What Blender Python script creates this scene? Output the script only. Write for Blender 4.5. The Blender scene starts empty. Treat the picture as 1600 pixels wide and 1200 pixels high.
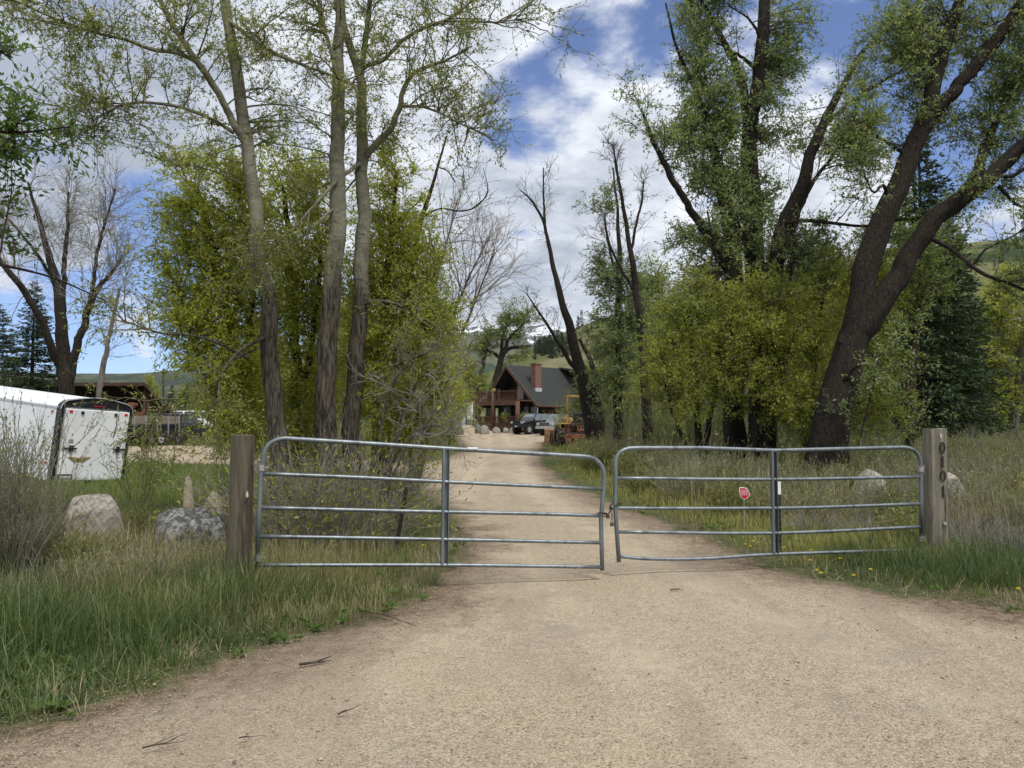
import bpy, math, random
import numpy as np
from mathutils import Vector, Matrix
R = math.radians; PI = math.pi
random.seed(7); rng = np.random.default_rng(11)
sc = bpy.context.scene; COL = sc.collection
# ------------------------------------------------------------------ camera, world, sun, exposure
F = 1202.0; CH = 1.7; HOR = 655.0
PITCH = math.atan((HOR - 600) / F)
cam = bpy.data.objects.new('camera', bpy.data.cameras.new('camera')); COL.objects.link(cam)
cam.data.sensor_width = 36; cam.data.lens = F / 1600 * 36
cam.data.clip_start = .05; cam.data.clip_end = 30000
cam.location = (0, 0, CH); cam.rotation_euler = (PI / 2 + PITCH, 0, 0); sc.camera = cam
sc.view_settings.view_transform = 'Standard'; sc.view_settings.look = 'None'
sc.view_settings.exposure = 0.64; sc.view_settings.gamma = 1
sc.view_settings.use_curve_mapping = False
CT, ST = math.cos(PITCH), math.sin(PITCH)

def ray(px, py):
    u = (px - 800) / F; v = (600 - py) / F
    return np.array([u, CT - v * ST, ST + v * CT])
def W(px, py, d):                       # point seen at (px, py), d metres ahead
    r = ray(px, py); r = r * (d / r[1]); r[2] += CH; return r
def G(px, py, z=0):                     # ground point seen at (px, py)
    r = ray(px, py); t = (z - CH) / r[2]; return r[0] * t, r[1] * t

SUN_EL, SUN_AZ = R(60), R(148)          # azimuth from +Y towards +X
sun = bpy.data.objects.new('sun', bpy.data.lights.new('sun', 'SUN')); COL.objects.link(sun)
sun.data.energy = 2.3; sun.data.angle = R(14); sun.data.color = (1, .95, .87)
sd = Vector((math.sin(SUN_AZ) * math.cos(SUN_EL), math.cos(SUN_AZ) * math.cos(SUN_EL), math.sin(SUN_EL)))
sun.rotation_euler = sd.to_track_quat('Z', 'Y').to_euler()

class NT:                               # tiny node-tree helper
    def __init__(s, t): s.t = t
    def n(s, ty, **kw):
        nd = s.t.nodes.new(ty)
        for k, v in kw.items():
            if k[0] == 'i' and k[1:].isdigit(): s.put(nd.inputs[int(k[1:])], v)
            elif hasattr(nd, k): setattr(nd, k, v)
            else: s.put(nd.inputs[k.replace('_', ' ')], v)
        return nd
    def put(s, sock, v):
        if isinstance(v, bpy.types.NodeSocket): s.t.links.new(v, sock)
        elif isinstance(v, bpy.types.Node): s.t.links.new(v.outputs[0], sock)
        elif isinstance(v, (tuple, list)) and len(v) == 3 and len(sock.default_value) == 4: sock.default_value = (*v, 1)
        else: sock.default_value = v
    def m(s, op, a, b=0.0, c=0.0, clamp=False):
        nd = s.n('ShaderNodeMath', operation=op, use_clamp=clamp); s.put(nd.inputs[0], a); s.put(nd.inputs[1], b)
        if op in ('MULTIPLY_ADD', 'SMOOTH_MIN'): s.put(nd.inputs[2], c)
        return nd.outputs[0]
    def mix(s, f, a, b, blend='MIX'):
        nd = s.n('ShaderNodeMix', data_type='RGBA', blend_type=blend)
        s.put(nd.inputs[0], f); s.put(nd.inputs[6], a); s.put(nd.inputs[7], b); return nd.outputs[2]
    def rng(s, v, a, b, c=0.0, d=1.0, smooth=True):
        nd = s.n('ShaderNodeMapRange', interpolation_type='SMOOTHSTEP' if smooth else 'LINEAR')
        for i, x in enumerate((v, a, b, c, d)): s.put(nd.inputs[i], x)
        return nd.outputs[0]
    def noise(s, vec, scale, detail=4, rough=.55, dist=0.0):
        nd = s.n('ShaderNodeTexNoise'); s.put(nd.inputs['Vector'], vec)
        nd.inputs['Scale'].default_value = scale; nd.inputs['Detail'].default_value = detail
        nd.inputs['Roughness'].default_value = rough; nd.inputs['Distortion'].default_value = dist
        return nd.outputs[0]
    def vm(s, op, a, b=None, sc_=None):
        nd = s.n('ShaderNodeVectorMath', operation=op); s.put(nd.inputs[0], a)
        if b is not None: s.put(nd.inputs[1], b)
        if sc_ is not None: s.put(nd.inputs[3], sc_)
        return nd
    def scalev(s, vec, xyz): return s.vm('MULTIPLY', vec, xyz).outputs[0]

world = bpy.data.worlds.new('World'); sc.world = world; world.use_nodes = True
w = NT(world.node_tree); world.node_tree.nodes.clear()
sky = w.n('ShaderNodeTexSky', sky_type='NISHITA', sun_disc=False, sun_elevation=SUN_EL, sun_rotation=SUN_AZ)
sky.altitude = 2400; sky.dust_density = .6; sky.ozone_density = 1.6
tc = w.n('ShaderNodeTexCoord'); dirv = w.vm('NORMALIZE', tc.outputs['Generated']).outputs[0]
sx = w.n('ShaderNodeSeparateXYZ', i0=dirv)
den = w.m('ADD', w.m('MAXIMUM', sx.outputs[2], 0.0), .22)
pl = w.n('ShaderNodeCombineXYZ', i0=w.m('DIVIDE', sx.outputs[0], den), i1=w.m('DIVIDE', sx.outputs[1], den), i2=w.m('MULTIPLY', sx.outputs[2], 1.5)).outputs[0]
def blobs(lst):
    tot = None
    for (px, py, r, wt) in lst:
        d = ray(px, py); d = d / np.linalg.norm(d)
        dot = w.vm('DOT_PRODUCT', warp, tuple(float(q) for q in d)).outputs['Value']
        ang = r / F
        g = w.rng(dot, math.cos(ang * 1.5), math.cos(ang * .15), 0.0, wt)
        tot = g if tot is None else w.m('ADD', tot, g)
    return tot
wn = w.n('ShaderNodeTexNoise', i0=dirv); wn.inputs['Scale'].default_value = 5; wn.inputs['Detail'].default_value = 4
warp = w.vm('ADD', dirv, w.vm('MULTIPLY', w.vm('SUBTRACT', wn.outputs['Color'], (.5, .5, .5)).outputs[0], (.13, .13, .09)).outputs[0]).outputs[0]
warp = w.vm('NORMALIZE', warp).outputs[0]
BLUE = [(1300, 90, 170, .65), (1180, 60, 100, .5), (1030, 40, 80, .75), (960, 90, 70, .8), (900, 125, 75, .95), (840, 165, 70, .8), (780, 185, 50, .5), (1060, 150, 60, .3), (1430, 210, 90, .6), (1550, 300, 90, .7), (1590, 60, 160, .7),
        (1480, 150, 110, .5), (215, 350, 70, .95), (255, 385, 60, .8), (60, 530, 90, .8), (150, 560, 130, 1.0), (290, 565, 120, 1.0), (30, 600, 120, .9), (340, 500, 80, .6), (180, 400, 60, .6), (400, 590, 120, .7)]
WHITE = [(235, 492, 62, 1.15), (1060, 150, 80, .5), (900, 40, 100, .5), (1290, 270, 80, .5), (222, 410, 32, .8), (960, 230, 110, .5), (60, 440, 90, .5), (1330, 330, 90, .5)]
bl = w.m('SUBTRACT', blobs(BLUE), blobs(WHITE))
n1 = w.noise(pl, 1.9, 12, .60, .3); n2 = w.noise(w.vm('ADD', pl, (3.1, 7.7, 1.0)).outputs[0], 5.5, 10, .62, .25)
cov = w.m('ADD', w.m('MULTIPLY', n1, 1.25), w.m('MULTIPLY', w.m('SUBTRACT', n2, .5), .9))
cov = w.m('SUBTRACT', w.m('ADD', cov, .13), w.m('MULTIPLY', bl, .33))
cmask = w.rng(cov, .33, .68)
GREY = [(150, 240, 190, .42), (60, 120, 150, .3), (330, 100, 170, .2), (700, 170, 120, .12), (860, 290, 90, .22), (760, 440, 100, .22), (965, 340, 110, .22), (820, 420, 130, .18), (60, 290, 120, .3), (1580, 380, 90, .35), (800, 240, 60, .2), (900, 490, 80, .2)]
nb = w.noise(w.vm('ADD', pl, (11.3, 2.7, 4.0)).outputs[0], 2.6, 12, .62, .5); nc = w.noise(w.vm('ADD', pl, (1.3, 5.7, 9.0)).outputs[0], 9.0, 10, .65, .3)
shade = w.m('ADD', w.m('MULTIPLY', nb, 1.2), w.m('MULTIPLY', nc, .8))
shade = w.m('ADD', shade, w.m('MULTIPLY', blobs(GREY), .55))
dens = w.rng(cov, .55, 1.0, 0.0, .30)
sh = w.rng(w.m('ADD', shade, dens), .80, 1.62, 0.0, 1.0, False)
ccol = w.mix(sh, (7.0, 7.2, 7.55), (2.7, 3.05, 3.7))
skc = w.mix(1.0, sky.outputs[0], (.66, .76, .98), 'MULTIPLY')
final = w.mix(cmask, skc, ccol)
bg = w.n('ShaderNodeBackground', Color=final, Strength=.105)
w.t.links.new(bg.outputs[0], w.n('ShaderNodeOutputWorld').inputs[0])

# ------------------------------------------------------------------ materials
def base_mat(name):
    m = bpy.data.materials.new(name); m.use_nodes = True; m.node_tree.nodes.clear()
    t = NT(m.node_tree); out = t.n('ShaderNodeOutputMaterial'); return m, t, out
def pmat(name, c1, c2=None, scale=6, rough=.8, bump=0.0, bscale=None, stretch=(1, 1, 1), metal=0.0, spec=.3, lo=.35, hi=.65, c3=None, coat=0.0):
    m, t, out = base_mat(name); c2 = c2 or c1
    tc = t.n('ShaderNodeTexCoord'); v = t.scalev(tc.outputs['Object'], stretch)
    n = t.noise(v, scale, 6, .6); col = t.mix(t.rng(n, lo, hi), c1, c2)
    if c3: col = t.mix(t.rng(t.noise(v, scale * .37, 5, .65), .52, .68), col, c3)
    p = t.n('ShaderNodeBsdfPrincipled', Base_Color=col, Roughness=rough, Metallic=metal)
    p.inputs['Specular IOR Level'].default_value = spec; p.inputs['Coat Weight'].default_value = coat
    if bump:
        b = t.n('ShaderNodeBump', Strength=bump, Distance=.02); t.put(b.inputs['Height'], t.noise(v, bscale or scale * 4, 5, .65)); t.put(p.inputs['Normal'], b)
    t.t.links.new(p.outputs[0], out.inputs[0]); return m
def leaf_mat(name, c1, c2, trans=.35, c3=None, clump=.5, rough=.6):
    m, t, out = base_mat(name); geo = t.n('ShaderNodeNewGeometry')
    r = geo.outputs['Random Per Island']; cl = t.rng(t.noise(geo.outputs['Position'], clump, 3, .5), .38, .62)
    f = t.m('ADD', t.m('MULTIPLY', r, .6), t.m('MULTIPLY', cl, .4)); col = t.mix(f, c1, c2)
    if c3: col = t.mix(t.rng(t.m('FRACT', t.m('MULTIPLY', r, 7.31)), .80, .86), col, c3)
    oi = t.n('ShaderNodeObjectInfo').outputs['Random']; col = t.mix(1.0, col, t.mix(oi, (.80, .82, .85), (1.18, 1.14, 1.0)), 'MULTIPLY')
    d = t.n('ShaderNodeBsdfPrincipled', Base_Color=col, Roughness=rough); d.inputs['Specular IOR Level'].default_value = .25
    tr = t.n('ShaderNodeBsdfTranslucent'); t.put(tr.inputs[0], t.mix(1.0, col, (1.35, 1.3, .7), 'MULTIPLY'))
    mx = t.n('ShaderNodeMixShader'); mx.inputs[0].default_value = trans
    t.t.links.new(d.outputs[0], mx.inputs[1]); t.t.links.new(tr.outputs[0], mx.inputs[2]); t.t.links.new(mx.outputs[0], out.inputs[0]); return m
M = {}
M['gate'] = pmat('galvanised_steel', (.145, .17, .185), (.21, .235, .25), 14, .45, .05, 60, (1, 1, .2), .6, .5, c3=(.10, .118, .13))
M['post'] = pmat('weathered_post_wood', (.075, .066, .046), (.125, .11, .078), 7, .85, .7, 26, (3, 3, .25), c3=(.035, .022, .015))
M['post_pale'] = pmat('grey_post_wood', (.15, .138, .105), (.235, .215, .17), 7, .85, .8, 26, (3, 3, .25), lo=.40, hi=.6, c3=(.05, .033, .022))
M['black'] = pmat('black_metal', (.012, .012, .013), (.02, .02, .02), 8, .5)
M['rust_chain'] = pmat('dark_chain', (.02, .017, .015), (.08, .05, .035), 60, .6, metal=.5)
M['lock'] = pmat('padlock_metal', (.10, .09, .08), (.16, .13, .09), 40, .45, metal=.6)
M['steel'] = pmat('bright_steel', (.4, .4, .4), (.5, .5, .5), 20, .35, metal=.9)
M['tpost'] = pmat('dark_green_post', (.02, .028, .02), (.035, .04, .03), 20, .6)
M['white'] = pmat('white_paint', (.74, .75, .76), (.80, .80, .80), 3, .4, c3=(.66, .67, .66))
M['alu_white'] = pmat('white_trailer_skin', (.70, .72, .75), (.76, .78, .80), 1.2, .32, .02, 8, spec=.5, c3=(.62, .63, .63))
M['navy'] = pmat('black_trim', (.010, .012, .018), (.018, .02, .028), 6, .3)
M['silver'] = pmat('aluminium_trim', (.5, .52, .54), (.6, .6, .62), 10, .35, metal=.7)
M['red_sign'] = pmat('red_sign_face', (.42, .012, .03), (.5, .02, .04), 10, .45)
M['red_lens'] = pmat('red_lens', (.5, .02, .02), None, 5, .25)
M['amber'] = pmat('gold_decal', (.35, .26, .10), (.5, .42, .25), 30, .5)
M['rock_pale'] = pmat('pale_granite', (.19, .175, .148), (.33, .305, .265), 15, .9, 1.0, 14, c3=(.12, .105, .085))
M['rock_grey'] = pmat('grey_lichen_rock', (.06, .062, .06), (.24, .25, .25), 16, .9, 1.0, 12, lo=.42, hi=.6, c3=(.06, .06, .055))
M['rock_tan'] = pmat('tan_rock', (.40, .33, .24), (.52, .45, .34), 9, .9, .9, 14, c3=(.24, .18, .12))
def furrowed(name, dark, mid, light, sx_=12, sz=.62):
    m, t, out = base_mat(name); O = t.n('ShaderNodeTexCoord').outputs['Object']
    wv_ = t.vm('ADD', O, t.vm('MULTIPLY', t.vm('SUBTRACT', t.n('ShaderNodeTexNoise', i0=O, Scale=2.2, Detail=4.0).outputs['Color'], (.5, .5, .5)).outputs[0], (.35, .35, .9)).outputs[0]).outputs[0]
    v = t.scalev(wv_, (sx_, sx_, sz)); vo = t.n('ShaderNodeTexVoronoi', feature='DISTANCE_TO_EDGE', i0=v, Scale=1.6).outputs[0]; rdg = t.rng(vo, .0, .30)
    f = t.noise(t.scalev(O, (9, 9, 1.3)), 3.2, 10, .74, .6); pl2 = t.noise(O, 1.3, 5, .6); k = t.m('ADD', t.m('MULTIPLY', rdg, .26), t.m('MULTIPLY', f, .80))
    col = t.mix(t.rng(k, .28, .55), dark, mid); col = t.mix(t.m('MULTIPLY', t.rng(k, .62, .92), t.rng(pl2, .35, .65, .35, 1.0)), col, light)
    p = t.n('ShaderNodeBsdfPrincipled', Base_Color=col, Roughness=.95); p.inputs['Specular IOR Level'].default_value = .15
    bp_ = t.n('ShaderNodeBump', Strength=1.0, Distance=.05); t.put(bp_.inputs['Height'], k); t.put(p.inputs['Normal'], bp_); t.t.links.new(p.outputs[0], out.inputs[0]); return m
M['bark_dark'] = furrowed('dark_furrowed_bark', (.007, .0055, .0045), (.038, .032, .026), (.095, .083, .068))
M['bark_pale'] = pmat('pale_smooth_bark', (.13, .125, .095), (.22, .21, .16), 5, .85, .8, 18, (1, 1, .6), c3=(.05, .042, .034))
def cottonwood_bark(name):   # smooth olive-grey skin above, black furrowed bark on the old lower trunk, black scars between
    m, t, out = base_mat(name); tc = t.n('ShaderNodeTexCoord'); O = tc.outputs['Object']; z = t.n('ShaderNodeSeparateXYZ', i0=O).outputs[2]
    fv = t.scalev(O, (9, 9, 1.3)); f = t.noise(fv, 3.2, 8, .7, .6); old = t.mix(t.rng(f, .36, .64), (.014, .012, .009), (.115, .10, .078))
    y_ = t.noise(t.scalev(O, (1, 1, 1.3)), 3.0, 9, .75, .8); young = t.mix(t.rng(y_, .35, .65), (.13, .13, .092), (.245, .24, .18))
    lent = t.noise(t.scalev(O, (1.6, 1.6, 3.2)), 4.0, 9, .78, 1.2); young = t.mix(t.rng(lent, .56, .66), young, (.045, .04, .032))
    hgt = t.m('ADD', z, t.m('MULTIPLY', t.m('SUBTRACT', t.noise(t.scalev(O, (2, 2, .8)), 1.6, 6, .7), .5), 5.5)); k = t.rng(hgt, 3.0, 4.6)
    p = t.n('ShaderNodeBsdfPrincipled', Base_Color=t.mix(k, old, young), Roughness=.9); p.inputs['Specular IOR Level'].default_value = .2
    b = t.n('ShaderNodeBump', Strength=1.0, Distance=.04); t.put(b.inputs['Height'], t.mix(k, f, lent)); t.put(p.inputs['Normal'], b); t.t.links.new(p.outputs[0], out.inputs[0]); return m
M['bark_pale'] = cottonwood_bark('cottonwood_bark')
M['bark_grey'] = pmat('grey_bark', (.10, .09, .075), (.19, .175, .15), 7, .9, .9, 20, (2, 2, .4), c3=(.05, .042, .035))
M['twig'] = pmat('olive_twig', (.075, .07, .035), (.13, .12, .06), 3, .85)
M['twig_grey'] = pmat('grey_twig', (.15, .135, .115), (.27, .25, .22), 2, .9)
M['twig_dark'] = pmat('dark_twig', (.035, .028, .022), (.075, .062, .05), 2, .9)
M['leaf_yellow'] = leaf_mat('yellow_green_leaf', (.19, .24, .035), (.37, .42, .08), .58, (.44, .46, .15))
M['leaf_airy'] = leaf_mat('olive_green_leaf', (.14, .18, .055), (.29, .33, .12), .55, (.40, .42, .2))
M['leaf_blue'] = leaf_mat('grey_green_leaf', (.13, .19, .085), (.25, .32, .155), .55, (.33, .38, .22))
M['leaf_near'] = leaf_mat('dark_green_leaf', (.05, .10, .03), (.11, .18, .05), .42)
M['leaf_far'] = leaf_mat('distant_green_leaf', (.13, .18, .06), (.26, .31, .11), .52, clump=.2)
M['needle'] = leaf_mat('spruce_needle', (.016, .034, .014), (.050, .078, .033), .2, clump=.8)
M['sage'] = leaf_mat('sage_leaf', (.15, .175, .085), (.27, .29, .16), .35, (.34, .32, .20), clump=1.5)
M['brush'] = leaf_mat('brush_leaf', (.12, .15, .055), (.23, .26, .11), .35, (.36, .33, .19), clump=1.2)
M['shrub_leaf'] = leaf_mat('shrub_leaf', (.13, .18, .045), (.25, .30, .09), .45, clump=1.5)
M['grass'] = leaf_mat('green_grass', (.045, .085, .035), (.11, .16, .06), .36, (.19, .21, .11), clump=2.2)
M['grass_short'] = leaf_mat('short_grass', (.08, .14, .035), (.19, .24, .07), .4, (.30, .28, .16), clump=.9)
M['grass_dry'] = leaf_mat('dry_grass', (.15, .16, .07), (.32, .29, .16), .35, (.46, .41, .28), clump=1.4)
M['grass_field'] = leaf_mat('field_grass', (.12, .15, .05), (.26, .27, .11), .38, (.42, .37, .2), clump=.8)
M['straw'] = leaf_mat('straw', (.22, .18, .11), (.36, .31, .21), .1)
M['wood_log'] = pmat('stained_log', (.045, .022, .013), (.08, .04, .024), 4, .7, .4, 12, (1, 1, 6), c3=(.045, .022, .014))
M['wood_deck'] = pmat('red_brown_deck_wood', (.075, .038, .023), (.125, .066, .040), 5, .7, .3, 12)
M['wood_dark'] = pmat('dark_shed_wood', (.035, .018, .016), (.075, .038, .03), 5, .8, .4, 12, (1, 1, 5))
M['wood_grey'] = pmat('grey_plank', (.15, .13, .11), (.22, .195, .165), 6, .85, .4, 12, (1, 1, 6))
M['roof_green'] = pmat('dark_green_shingle', (.021, .0245, .023), (.034, .038, .036), 9, .9, .5, 30)
M['roof_dark'] = pmat('dark_roofing', (.03, .022, .022), (.05, .04, .038), 6, .85)
M['glass'] = pmat('dark_glass', (.012, .015, .018), (.02, .025, .028), 3, .08, spec=.8)
M['glass_pale'] = pmat('pale_window_glass', (.10, .13, .14), (.16, .2, .21), 3, .1, spec=.8)
M['curtain'] = pmat('pale_door', (.30, .29, .26), (.36, .35, .32), 3, .6)
M['tarp'] = pmat('grey_tarp', (.36, .38, .42), (.46, .48, .52), 3, .55, .6, 5)
M['tyre'] = pmat('tyre_rubber', (.012, .012, .012), (.028, .026, .024), 9, .85)
M['tyre_dusty'] = pmat('dusty_tyre', (.03, .026, .022), (.07, .06, .048), 7, .9)
M['yellow'] = pmat('faded_yellow_paint', (.26, .165, .05), (.36, .24, .08), 4, .65, c3=(.10, .055, .03))
M['rust'] = pmat('rusty_iron', (.12, .045, .022), (.23, .10, .05), 9, .85, .3, 30, c3=(.05, .028, .02))
M['bucket'] = pmat('worn_bucket_steel', (.15, .085, .045), (.24, .15, .08), 7, .8, c3=(.07, .045, .03))
M['engine'] = pmat('oily_engine', (.02, .018, .015), (.08, .06, .045), 10, .6)
M['carblack'] = pmat('black_car_paint', (.010, .012, .014), (.016, .018, .02), 2, .25, spec=.5, coat=.5)
M['carsilver'] = pmat('silver_car_paint', (.22, .24, .26), (.28, .30, .32), 2, .3, metal=.3, coat=.5)
M['carblue'] = pmat('dark_blue_car_paint', (.015, .018, .024), (.03, .033, .04), 2, .3, coat=.5)
M['carred'] = pmat('red_car_paint', (.33, .02, .02), (.38, .03, .03), 2, .35, coat=.4)
M['lamp'] = pmat('headlamp_glass', (.45, .45, .42), None, 5, .15)
M['plate'] = pmat('licence_plate', (.5, .52, .52), None, 5, .4)
M['stem_g'] = pmat('green_stem', (.08, .13, .03), None, 5, .7)
M['dandelion'] = pmat('dandelion_petals', (.75, .55, .02), (.85, .65, .03), 20, .7)
M['pole'] = pmat('creosote_pole', (.03, .024, .02), (.05, .04, .03), 8, .9)
M['pebble'] = leaf_mat('pebble', (.24, .19, .135), (.52, .45, .35), 0.0, (.16, .13, .11), clump=2, rough=.9)
M['debris'] = pmat('dark_stick', (.035, .028, .022), (.09, .07, .05), 12, .9)
def brick_mat():
    m, t, out = base_mat('chimney_brick'); tc = t.n('ShaderNodeTexCoord'); sp = t.n('ShaderNodeSeparateXYZ', i0=tc.outputs['Object'])
    v = t.n('ShaderNodeCombineXYZ', i0=t.m('ADD', sp.outputs[0], sp.outputs[1]), i1=sp.outputs[2]).outputs[0]
    b = t.n('ShaderNodeTexBrick', i0=v, Scale=1.0, Mortar_Size=.012); b.inputs['Brick Width'].default_value = .30; b.inputs['Row Height'].default_value = .12
    b.inputs['Color1'].default_value = (.17, .062, .04, 1); b.inputs['Color2'].default_value = (.11, .04, .03, 1); b.inputs['Mortar'].default_value = (.22, .18, .16, 1)
    p = t.n('ShaderNodeBsdfPrincipled', Base_Color=b.outputs[0], Roughness=.9); t.t.links.new(p.outputs[0], out.inputs[0]); return m
M['brick'] = brick_mat()

# ground + road share one look, blended by the 'rd' attribute (metres inside the gravel edge)
def ground_mat(name):
    m, t, out = base_mat(name); geo = t.n('ShaderNodeNewGeometry'); P = geo.outputs['Position']
    rd = t.n('ShaderNodeAttribute', attribute_name='rd').outputs['Fac']
    e = t.m('ADD', rd, t.m('MULTIPLY', t.m('SUBTRACT', t.noise(P, 1.1, 7, .68), .5), 1.1))
    inside = t.rng(e, -.12, .22); core = t.rng(t.m('ADD', rd, t.m('MULTIPLY', t.m('SUBTRACT', t.noise(P, .8, 6, .65), .5), 1.6)), .05, 1.0)
    fine = t.noise(P, 160, 5, .75); mid = t.noise(P, 9, 7, .68); big = t.noise(P, .35, 5, .6)
    vor = t.n('ShaderNodeTexVoronoi', i0=P, Scale=120.0); vc = t.n('ShaderNodeSeparateColor', i0=vor.outputs['Color']).outputs[0]
    vor2 = t.n('ShaderNodeTexVoronoi', i0=P, Scale=55.0); vc2 = t.n('ShaderNodeSeparateColor', i0=vor2.outputs['Color']).outputs[0]
    g = t.mix(t.rng(mid, .3, .7), (.275, .218, .150), (.385, .32, .235))
    g = t.mix(t.rng(big, .35, .65), g, (.35, .28, .195))
    g = t.mix(t.m('MULTIPLY', t.rng(vc, .66, .95), .62), g, (.58, .50, .39))
    g = t.mix(t.m('MULTIPLY', t.rng(vc, .26, .05), .75), g, (.13, .10, .075))
    g = t.mix(t.m('MULTIPLY', t.rng(vc2, .82, .95), .6), g, (.46, .40, .32))
    g = t.mix(t.m('MULTIPLY', t.rng(fine, .52, .72), .6), g, (.13, .10, .075))
    g = t.mix(t.m('MULTIPLY', t.m('MULTIPLY', t.rng(t.noise(P, 1.3, 8, .72, .6), .50, .62), t.rng(t.noise(P, .45, 3, .5), .42, .56)), .42), g, (.22, .20, .17))
    edge = t.mix(t.rng(mid, .38, .66), (.085, .058, .040), (.21, .155, .105))
    edge = t.mix(t.m('MULTIPLY', t.rng(vc, .6, .9), .6), edge, (.36, .29, .21))
    road = t.mix(core, edge, g)
    soil = t.mix(t.rng(mid, .35, .65), (.045, .043, .022), (.11, .095, .052))
    soil = t.mix(t.rng(t.noise(P, .5, 6, .6), .42, .6), soil, (.055, .075, .022))
    soil = t.mix(t.m('MULTIPLY', t.rng(fine, .5, .7), .5), soil, (.15, .13, .075))
    dcam = t.n('ShaderNodeSeparateXYZ', i0=P); far = t.rng(dcam.outputs[1], 60, 160); soil = t.mix(far, soil, (.085, .10, .04))
    tr_ = t.noise(t.scalev(P, (1.0, .16, 1)), 1.1, 5, .6, .6); road = t.mix(t.m('MULTIPLY', t.rng(tr_, .49, .60), .38), road, (.23, .185, .14))
    tk = t.m('MULTIPLY', t.n('ShaderNodeAttribute', attribute_name='trk').outputs['Fac'], t.rng(t.noise(P, 1.6, 6, .7), .35, .62)); road = t.mix(t.m('MULTIPLY', tk, .38), road, (.47, .40, .30))
    col = t.mix(inside, soil, road)
    p = t.n('ShaderNodeBsdfPrincipled', Base_Color=col, Roughness=.95); p.inputs['Specular IOR Level'].default_value = .15
    h = t.m('ADD', t.m('ADD', t.m('MULTIPLY', fine, .35), t.m('MULTIPLY', vor.outputs[0], -.35)), t.m('ADD', t.m('MULTIPLY', mid, 1.5), t.m('MULTIPLY', vor2.outputs[0], -.5)))
    b = t.n('ShaderNodeBump', Strength=.8, Distance=.018); t.put(b.inputs['Height'], h); t.put(p.inputs['Normal'], b)
    t.t.links.new(p.outputs[0], out.inputs[0]); return m
M['ground'] = ground_mat('gravel_and_soil')

# ------------------------------------------------------------------ object helpers
ORG = np.zeros(3)
def tag(o, label=None, cat=None, group=None, kind=None):
    for k, v in (('label', label), ('category', cat), ('group', group), ('kind', kind)):
        if v: o[k] = v
    return o
def thing(name, label, cat, loc=(0, 0, 0), rz=0, group=None, local=False):
    global ORG
    o = bpy.data.objects.new(name, None); o.empty_display_size = .2; COL.objects.link(o)
    o.location = tuple(float(q) for q in loc); o.rotation_euler = (0, 0, rz)
    ORG = np.zeros(3) if local else np.array(loc, float)
    return tag(o, label, cat, group)
def mesh_np(name, V, Fs, mat, parent=None, smooth=False, attrs=None, mats=None, midx=None):
    V = np.asarray(V, np.float32) - (ORG if parent is not None else 0)
    me = bpy.data.meshes.new(name); me.vertices.add(len(V)); me.vertices.foreach_set('co', V.astype(np.float32).ravel())
    Fs = [f for f in Fs if len(f)]
    loops = np.concatenate([np.asarray(f).ravel() for f in Fs]).astype(np.int32)
    tot = np.concatenate([np.full(len(f), np.asarray(f).shape[1]) for f in Fs]).astype(np.int32)
    st = np.concatenate([[0], np.cumsum(tot)[:-1]]).astype(np.int32)
    me.loops.add(len(loops)); me.loops.foreach_set('vertex_index', loops)
    me.polygons.add(len(tot)); me.polygons.foreach_set('loop_start', st)
    if smooth: me.polygons.foreach_set('use_smooth', np.ones(len(tot), bool))
    for mm in (mats or [mat]): me.materials.append(mm)
    if midx is not None: me.polygons.foreach_set('material_index', np.asarray(midx, np.int32))
    me.update(calc_edges=True)
    for k, a in (attrs or {}).items():
        at = me.attributes.new(k, 'FLOAT', 'POINT'); at.data.foreach_set('value', np.asarray(a, np.float32))
    o = bpy.data.objects.new(name, me); COL.objects.link(o)
    if parent is not None: o.parent = parent
    return o
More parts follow.
